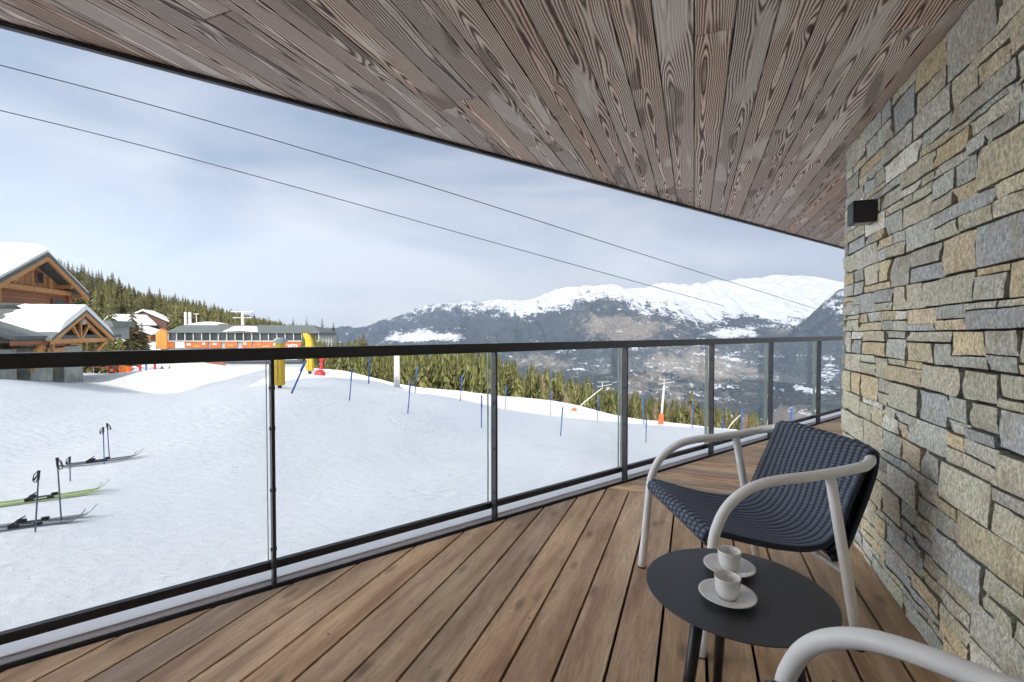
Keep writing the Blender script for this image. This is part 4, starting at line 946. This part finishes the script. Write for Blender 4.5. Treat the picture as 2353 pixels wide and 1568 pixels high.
# far small buildings
def house(px, py, Y, w, d, h, rh, wallm, roofm, label, rz=0, snow=True):
    p = at(px, py, Y); t = thing('far_chalet', label, 'chalet', (p.x, p.y, p.z), rz)
    mb = MB(); mb.box((0, 0, h / 2 - 1), (w, d, h + 2)); mb.prism([(-w / 2, -d / 2, h), (w / 2, -d / 2, h), (0, -d / 2, h + rh * .9)], (0, d, 0)); mb.build('wall', M[wallm], t)
    for s in (-1, 1):
        mb = MB(); mb.prism([(0, -d / 2 - .5, h + rh), (s * (w / 2 + .7), -d / 2 - .5, h - .25), (s * (w / 2 + .7), -d / 2 - .5, h - .05), (0, -d / 2 - .5, h + rh + .2)], (0, d + 1, 0)); mb.build('roof', M['slate'], t)
        if snow: mb = MB(); mb.prism([(0, -d / 2 - .45, h + rh + .21), (s * (w / 2 + .65), -d / 2 - .45, h - .03), (s * (w / 2 + .65), -d / 2 - .45, h + .35), (0, -d / 2 - .45, h + rh + .65)], (0, d + .9, 0)); mb.build('snow_cover', M['snow2'], t)
    for k in range(-1, 2):
        mb = MB(); mb.box((k * w / 3.2, -d / 2 - .03, h * .5), (w / 8, .08, h * .28)); mb.build('window', M['winglass'], t)
        mb = MB(); mb.box((k * w / 3.2, -d / 2 - .5, h * .25), (w / 4, .1, .25)); mb.build('balcony_rail', M['beam'], t)
    return t
house(342, 762, 150, 12, 12, 3.0, 3.2, 'darkwood', 'slate', 'dark red chalet with snowy roof directly left of the lodge gable', R(25))
house(296, 766, 140, 8, 9, 2.4, 2.6, 'darkwood', 'slate', 'small brown chalet with snowy roof between the conifers', R(-20))
house(318, 786, 125, 10, 8, 2.0, 1.6, 'logs', 'slate', 'lowest snow roofed hut in front of the dark red chalet', R(10))
gb = thing('grey_building', 'blue grey building with a flat roof just right of the chalet porch', 'building'); p = at(246, 773, 62)
mb = MB(); mb.box((p.x - .2, 63, p.z + .6), (2.2, 3, 2.0)); mb.build('wall', M['greywall'], gb)
mb = MB(); mb.prism([(p.x - 1.6, 61.2, p.z + 1.3), (p.x + 1.6, 61.2, p.z + 1.2), (p.x + 1.3, 61.2, p.z + 2.0), (p.x - 1.2, 61.2, p.z + 2.1)], (0, 3.6, 0)); mb.build('roof', M['slate'], gb)
for k in (-.6, .3): mb = MB(); mb.box((p.x + k, 61.45, p.z + .55), (.55, .08, .5)); mb.build('window', M['winglass'], gb)
sb = thing('snowy_roof_building', 'low building under thick roof snow behind the lodge, with two white chimneys', 'building')
A_ = at(431, 748, 112); mb = MB(); mb.box((A_.x + 3.2, 115, A_.z - 1.6), (6.6, 5, 3.2)); mb.build('wall', M['logs'], sb)
mb = MB(); T = []
for i in range(13):
    k = i / 12; T.append([(A_.x - .2 + 7.2 * k, 112.3 + 5 * t, A_.z + .9 * math.sin(math.pi * (.06 + .88 * k)) ** .6 * (.75 + .3 * math.sin(t * 3.1))) for t in (0, .3, .6, 1)])
mb.grid(T); mb.poly([T[i][0] for i in range(13)] + [(A_.x + 7, 112.3, A_.z - .1), (A_.x - .2, 112.3, A_.z - .1)]); mb.build('roof_snow', M['snow2'], sb)
for px in (427, 437): q = at(px, 748, 113); mb = MB(); mb.bar(q, q + Vector((0, 0, 3.2)), .45, .45, up=(0, 1, 0)); mb.build('chimney', M['whitepole'], sb)
lam = thing('street_lamp', 'thin lamp post standing behind the lodge roof', 'lamp post', at(452, 760, 110))
mb = MB(); mb.tube([(0, 0, 0), (0, 0, 3.7)], .09, 8); mb.build('pole', M['whitepole'], lam); mb = MB(); mb.bar((-.6, 0, 3.9), (.6, 0, 3.9), .2, .15); mb.build('lamp_head', M['whitepole'], lam)

# chairlift pylon behind the lodge
lt_ = thing('lift_pylon', 'chairlift pylon with a crossbar rising behind the lodge roof', 'pylon', at(558, 770, 125))
mb = MB(); mb.tube([(0, 0, -3), (0, 0, 6.2)], [.5, .32], 12); mb.build('mast', M['whitepole'], lt_, smooth=True)
mb = MB(); mb.bar((-3.1, 0, 6.2), (3.0, 0, 6.2), .28, .22); mb.bar((-2.6, 0, 4.6), (2.6, 0, 4.6), .2, .16); mb.build('crossbar', M['whitepole'], lt_)
for s in (-1, 1):
    mb = MB()
    for k in range(4): mb.lathe([(0, -.06), (.2, -.06), (.2, .06), (0, .06)], (s * 2.4 + (k - 1.5) * .42, 0, 4.25), 8)
    mb.bar((s * 2.4, 0, 4.3), (s * 2.6, 0, 6.1), .1, .1); mb.build('sheave_train', M['polegrey'], lt_)

# ------------------------------------------------------------------ things on the snow
def blue(px, py, top, Y, lean, label, col='blue', r=.028):
    b = at(px, py, Y); h = (py - top) / FPX * Y
    t = thing('marker_pole', label, 'pole', b, 0, 'blue marker poles on the piste')
    k = lean / FPX * Y; mb = MB(); mb.tube([(0, 0, -.25), (k, 0, h)], r, 8); mb.build('shaft', M[col], t, smooth=True)
    mb = MB(); mb.tube([(k * .62, 0, h * .62), (k * .985, 0, h * .985)], r + .012, 8); mb.build('sleeve', M['blue'], t)
    return t
BL = [(670, 893, 828, 24, 34, 'thick blue pole leaning right beside the yellow pads', .05), (802, 920, 846, 25, 8, 'first upright blue pole right of the leaning one', .028), (847, 875, 800, 37, 3, 'blue pole on the crest left of the white pylon', .05),
      (936, 951, 872, 24.5, 8, 'blue pole standing in front of and below the white pylon', .028), (953, 902, 842, 32, 6, 'shorter blue pole right of the white pylon at the snow edge', .03), (1057, 924, 861, 31.5, 5, 'blue pole two left of the second railing post, at the shadow edge', .028),
      (1106, 984, 908, 25, 1, 'nearer blue pole just left of the second railing post', .028), (1161, 940, 886, 34, 2, 'dark pole just right of the second railing post', .026), (1265, 954, 899, 34.5, 1, 'dark pole left of the slanted snow lance', .026),
      (1287, 1007, 935, 26.9, 6, 'near blue pole below the orange base of the slanted lance', .028), (1372, 965, 908, 35, 3, 'dark pole right of the slanted snow lance', .026), (1484, 1024, 960, 29, 1, 'near blue pole below the upright snow lance', .028),
      (1480, 974, 908, 36, -4, 'blue pole left of the orange base of the upright lance', .04), (1590, 985, 924, 36, 2, 'tall dark blue pole left of the fourth railing post', .03), (1660, 992, 963, 37, 1, 'short blue pole right of the fourth railing post', .035), (1704, 994, 940, 38, 1, 'bright blue pole just above the armchair arm', .055), (1817, 1000, 938, 38, 1, 'faint blue pole between the last two railing posts', .06)]
for b in BL: blue(*b[:6], r=b[6])
def pad(px, py, top, Y, wpx, label, hood):
    p = at(px, py, Y); h = (py - top) / FPX * Y; w = wpx / FPX * Y
    t = thing('padded_pole', label, 'crash pad', p, 0, 'yellow padded poles')
    mb = MB(); mb.tube([(0, 0, -.3), (0, 0, .5)], .12, 8); mb.build('foot', M['rubber'], t)
    mb = MB(); rows = []
    prof_ = [(0, .22), (0, .3), (0, h * .45), (.0, h * .72), (-w * .12, h * .84), (-w * .35, h * .94), (-w * .6, h * 1.0)] if hood else [(0, .12), (0, .2), (0, h * .5), (0, h * .74), (w * .06, h * .83), (w * .1, h * .9)]
    for i, (x, z) in enumerate(prof_):
        k = .92 if i in (0,) else 1; k = k * (1 if i < 4 else .92 if i < 6 else .6)
        rows.append([(x + w / 2 * k * math.copysign(abs(math.cos(a)) ** .5, math.cos(a)), w * .42 * k * math.copysign(abs(math.sin(a)) ** .5, math.sin(a)), z) for a in [2 * math.pi * j / 20 for j in range(20)]])
    mb.grid(rows, closed=True); mb.poly(rows[-1]); mb.poly(rows[0][::-1]); mb.build('padding', M['yellow'], t)
    mb = MB()
    for z in (h * .2, h * .42, h * .62): mb.box((0, -w * .425, z), (w * .9, .02, .05))
    mb.box((0, -w * .43, h * .38), (.03, .02, h * .6)); mb.build('strap', M['orange_wood'], t)
    if not hood:
        mb = MB(); mb.grid([[(w * .05 + w * .1 + .40 * math.cos(a) * k, .3 * math.sin(a) * k, h * z) for a in [2 * math.pi * j / 12 for j in range(12)]] for k, z in ((.5, .86), (1, .93), (.95, .97), (.4, 1.0))], closed=True); mb.build('nozzle_cover', M['greywall'], t, smooth=True)
pad(643, 890, 776, 27, 21, 'tall yellow padded pole nearest the first railing post', False)
pad(712, 859, 766, 35, 16, 'yellow padded pole with a bent top, beside the red snow gun', True)
rg = thing('snow_gun', 'red snow gun base at the crest right of the yellow pads', 'snow gun', at(735, 864, 35))
mb = MB(); mb.lathe([(0, 0), (.38, 0), (.40, .12), (.33, .34), (.16, .45), (0, .45)], n=16); mb.build('base', M['red'], rg, smooth=True)
mb = MB(); mb.tube([(.1, 0, .5), (.15, 0, 1.0), (.28, 0, 2.1)], [.16, .1, .1], 10); mb.box((.2, 0, 1.25), (.36, .3, .22)); mb.box((.26, 0, 1.7), (.3, .3, .2)); mb.build('hydrant', M['red'], rg)
def lance(px, py, tx, ty, Y, label, base=True, r=.09):
    p = at(px, py, Y); q = at(tx, ty, Y); t = thing('snow_lance', label, 'snow lance', p, 0, 'snow lances along the bank'); d = q - p
    mb = MB(); mb.tube([(0, 0, -.3), d * .5, d], [r, r, r * .85], 10); mb.build('mast', M['whitepole'], t, smooth=True)
    if base:
        e = d.normalized(); mb = MB(); mb.tube([-e * .1, e * .15, e * .75, e * .95], [.22, .22, .19, .10], 12); mb.build('base_pad', M['signal'], t)
        mb = MB(); mb.bar(d + Vector((-.45, 0, .1)), d + Vector((.8, 0, .3)), .035, .035); mb.bar(d + Vector((-.4, 0, .5)), d + Vector((.55, 0, .5)), .028, .028); mb.bar(d, d + Vector((0, 0, .5)), .045, .045); mb.build('spray_head', M['whitepole'], t)
lance(1518, 976, 1526, 886, 38, 'upright white snow lance with an orange base between two railing posts')
lance(1303, 955, 1384, 892, 38, 'slanted thin snow lance with an orange base', r=.045)
lance(1664, 990, 1701, 954, 38, 'thin yellowish slanted lance next to the bright blue pole', base=False, r=.04)
wp = thing('white_pylon', 'thick white steel pylon at the snow edge between the first two railing posts', 'pylon', at(912, 894, 40))
mb = MB(); mb.tube([(0, 0, -.4), (.02, 0, 3.45)], [.28, .22], 16); mb.build('mast', M['whitepole'], wp, smooth=True); mb = MB(); mb.tube([(.02, 0, 3.45), (.02, 0, 3.6)], .27, 16); mb.build('cap', M['polegrey'], wp)
sp_ = thing('white_post', 'short white post at the far right of the snow edge', 'post', at(1763, 996, 40)); mb = MB(); mb.tube([(0, 0, -.2), (.1, 0, 1.3)], .09, 8); mb.build('shaft', M['whitepole'], sp_); mb = MB(); mb.tube([(.1, 0, 1.3), (.1, 0, 1.36)], .11, 8); mb.build('cap', M['polegrey'], sp_)
# safety stuff at the lift queue
fm = thing('safety_mats', 'stack of bright orange safety mats at the snow edge right of the chalet', 'mats', at(286, 862, 42))
mb = MB(); mb.box((-.12, 0, .42), (.36, .5, .85)); mb.box((.28, .1, .36), (.34, .4, .72)); mb.build('mat', M['signal'], fm, bevel=.04); mb = MB(); mb.box((.09, -.06, .42), (.07, .46, .75)); mb.build('strap', M['yellow'], fm)
for i, (px, py, hh, lab, mm) in enumerate([(263, 860, .55, 'low red buoy left of the orange mats', 'red'), (250, 858, .95, 'first red marker left of the orange mats', 'red'), (322, 856, .95, 'red post right of the orange mats', 'red'), (336, 855, .9, 'dark blue post right of the red post', 'blue'), (356, 857, 1.0, 'tall red post farther right, before the bushes', 'red')]):
    t = thing('marker_post', lab, 'post', at(px, py, 42), 0, 'small posts at the lift queue'); mb = MB(); mb.tube([(0, 0, -.2), (0, 0, hh)], .10 if i != 3 else .07, 8); mb.build('shaft', M[mm], t); mb = MB(); mb.tube([(0, 0, hh), (0, 0, hh + .08)], .12, 8); mb.build('cap', M[mm], t)
fn_ = thing('rope_fence', 'thin rope fence along the snow from the chalet to the orange mats', 'fence')
mb = MB()
pts = [at(215, 852, 42), at(250, 852, 42), at(300, 852, 43), at(345, 853, 43), at(385, 854, 43)]
for p in pts: mb.tube([p + Vector((0, 0, -.3)), p + Vector((0, 0, .35))], .03, 6)
mb.build('stake', M['frame'], fn_); mb = MB(); mb.tube([p + Vector((0, 0, .3)) for p in pts], .02, 5); mb.build('rope', M['red'], fn_)
for k, (px, lab) in enumerate(((372, 'left one of the small olive bushes on the snow before the lodge'), (390, 'right one of the small olive bushes on the snow before the lodge'))):
    p = at(px, 858, 44); plant('g', p.x, p.y, p.z, 1.1, lab, None, 2.2, 'small_bush', 'bush')

# skis and poles
def skis(px0, py0, px1, py1, Y0, Y1, mat, label, gap):
    a = at(px0, py0, Y0); b = at(px1, py1, Y1); a.z = Gd(a.x, a.y) + .03; b.z = Gd(b.x, b.y) + .04; d = (b - a); L = d.length; rz = math.atan2(d.y, d.x)
    t = thing('ski_pair', label, 'skis', a, rz, 'skis lying on the snow'); t.rotation_euler.y = -math.asin((b.z - a.z) / L)
    for s in (-1, 1):
        mb = MB(); T = []; Bm = []
        for i in range(25):
            k = i / 24; x = L * k * .985 + (.08 if s == 1 else 0); z = .17 * max(0, (k - .86) / .14) ** 2 + .03 * max(0, (.06 - k) / .06); w = (.038 + .012 * abs(k - .5) * 2) * (1 if k < .95 else max(.15, (1 - k) / .05) ** .5) * 1.25
            T.append([(x, s * gap - w, z + .012), (x, s * gap + w, z + .012)]); Bm.append([(x, s * gap - w, z), (x, s * gap + w, z)])
        mb.grid(T); mb.grid(Bm, flip=True)
        mb.grid([[r[0] for r in T], [r[0] for r in Bm]]); mb.grid([[r[1] for r in T], [r[1] for r in Bm]]); sk = mb.build('ski', mat, t)
        mb = MB(); c = L * .46
        mb.box((c + .17, s * gap, .04), (.10, .055, .045)); mb.box((c - .16, s * gap, .045), (.13, .06, .055)); mb.bar((c - .20, s * gap, .07), (c - .11, s * gap, .12), .045, .022); mb.box((c, s * gap, .018), (.44, .05, .014)); mb.build('binding', M['binding'], sk)
skis(140, 1083, 322, 1057, 12.2, 12.9, M['skidark'], 'dark pair of skis lying farthest away, under the blue poles', .10)
skis(-40, 1178, 243, 1136, 9.3, 10.2, M['skigreen'], 'lime green pair of skis lying in the middle', .11)
skis(-60, 1243, 208, 1208, 8.0, 8.6, M['skigrey'], 'grey pair of skis lying nearest to the railing', .12)
def spole(tx, ty, bx, by, Y, mat, label):
    b = at(bx, by, Y); tp = at(tx, ty, Y); d = tp - b; t = thing('ski_pole', label, 'ski pole', b, 0, 'ski poles stuck upright in the snow')
    mb = MB(); mb.tube([-d * .06, d * .88], .012, 8); mb.build('shaft', mat, t, smooth=True); mb = MB(); mb.tube([d * .87, d * .97, d], [.018, .022, .026], 8); mb.build('grip', M['binding'], t, smooth=True)
    mb = MB(); mb.tube([d * .06, d * .06 + Vector((0, 0, .012))], .045, 10); mb.build('basket', M['binding'], t)
    s = random.choice((-1, 1)); mb = MB(); mb.grid([[d * .985 + Vector((s * .02 * k, .01, -.04 * k)), d * .985 + Vector((s * .03 * k + .02, -.01, -.035 * k))] for k in range(5)]); mb.tube(smooth_path([d * .98, d * .95 + Vector((s * .07, 0, 0)), d * .86 + Vector((s * .09, 0, 0)), d * .84 + Vector((s * .03, 0, 0)), d * .97], 3), .008, 5); mb.build('strap', M['binding'], t)
spole(89, 1082, 80, 1243, 8.0, M['polegrey'], 'black ski pole nearest the left edge, over the grey skis')
spole(131, 1052, 142, 1213, 8.5, M['polegrey'], 'black ski pole crossing the green skis, second from the left')
spole(160, 1050, 163, 1160, 11.0, M['polegrey'], 'thin grey ski pole right of the green skis middle')
spole(237, 982, 240, 1077, 12.4, M['blue'], 'left one of the two blue ski poles at the far skis')
spole(246, 973, 252, 1062, 12.9, M['blue'], 'right one of the two blue ski poles at the far skis')

# ------------------------------------------------------------------ overhead cables
def cable(pts, label, r):
    path = smooth_path([at(*p) for p in pts], 12); mb = MB(); mb.tube(path, r, 6); return tag(mb.build('lift_cable', M['cable'], smooth=True), label, 'cable', 'cables overhead')
cable([(-300, 72, 22), (0, 150, 28), (330, 237, 36), (700, 343, 52), (1100, 464, 82), (1500, 592, 150), (1880, 712, 330)], 'upper one of the two cables crossing the sky', [.034 + .14 * (k / 72) ** 3 for k in range(73)])
cable([(-300, 185, 24), (0, 254, 30), (330, 336, 38), (700, 436, 54), (1100, 548, 86), (1400, 631, 130), (1665, 704, 260)], 'lower one of the two cables crossing the sky', [.032 + .11 * (k / 72) ** 3 for k in range(73)])
cable([(200, 722, 70), (420, 731, 85), (559, 738, 124), (700, 757, 150)], 'thin cable running past the lift pylon before the left wood', .02)

# ------------------------------------------------------------------ the hotel the balcony belongs to (casts the shade on the near snow)
hotel = thing('hotel_building', 'hotel the balcony belongs to, standing behind and above it', 'hotel')
def block(name, pts, z0, z1, mat): mb = MB(); mb.prism([(x, y, z0) for x, y in pts], (0, 0, z1 - z0)); return mb.build(name, M[mat], hotel)
q = [V2(dw(CORN - .6, WOFF - .35)), V2(dw(-3.2, WOFF - .35)), V2(dw(-3.2, WOFF - 9)), V2(dw(CORN - .6, WOFF - 9))]
block('side_wing', [tuple(p) for p in q], -8, 2.2, 'concrete')
q = [V2(ur(-6, -5.6)), V2(ur(6, -5.6)), V2(ur(6, -14)), V2(ur(-6, -14))]
block('rear_wing', [tuple(p) for p in q], -8, 2.2, 'concrete')
# upper storeys: stand on top of the balcony ceiling
mb = MB()
want = [(0, 884, 28), (175, 880, 30), (300, 892, 28), (440, 912, 25.5), (520, 900, 27), (575, 893, 28), (622, 868, 33.5), (660, 838, 41), (860, 872, 41), (925, 892, 41), (945, 900, 33.5), (1060, 923, 33.2), (1160, 943, 34), (1270, 956, 34.6), (1370, 967, 35), (1480, 977, 36), (1620, 988, 37), (1760, 996, 38)]
SIL = []
for px, py, Y in want:
    p = at(px, py, Y); t_ = (Y + 6) / SDY; SIL.append((p.x - SDX * t_, g_near(p.x, p.y) - H + t_ * math.tan(SUN_EL)))
SIL.sort(); print('SIL', [(round(a, 1), round(b, 1)) for a, b in SIL])
SIL = [(SIL[0][0] - 25, -2), (SIL[0][0] - 25, SIL[0][1])] + SIL + [(SIL[-1][0] + 15, SIL[-1][1]), (SIL[-1][0] + 15, -2)]
mb.prism([(x, -6.0, z + H) for x, z in SIL], (0, -12, 0)); mb.build('upper_storeys', M['concrete'], hotel)
q = [V2(ur(-6, -.05)), V2(ur(9, -.05)), V2(ur(9, -9)), V2(ur(-6, -9))]
block('floor_above', [tuple(p) for p in q], CZ + .05, CZ + .4, 'concrete')
# ------------------------------------------------------------------ air
hm = bpy.data.materials.new('haze'); hm.use_nodes = True; hn = hm.node_tree; hn.nodes.clear(); ho = hn.nodes.new('ShaderNodeOutputMaterial'); pv = hn.nodes.new('ShaderNodeVolumePrincipled')
pv.inputs['Color'].default_value = (.56, .74, 1, 1); pv.inputs['Density'].default_value = HAZE; pv.inputs['Anisotropy'].default_value = .3; hn.links.new(pv.outputs[0], ho.inputs['Volume'])
if HAZE > 0:
    mb = MB(); mb.box((1000, 4000, 300), (16000, 10000, 2600)); tag(mb.build('haze', hm), 'thin blue haze in the valley air', 'haze', None, 'stuff')
print('trees', n1, n2, n3, 'objects', len(bpy.data.objects))
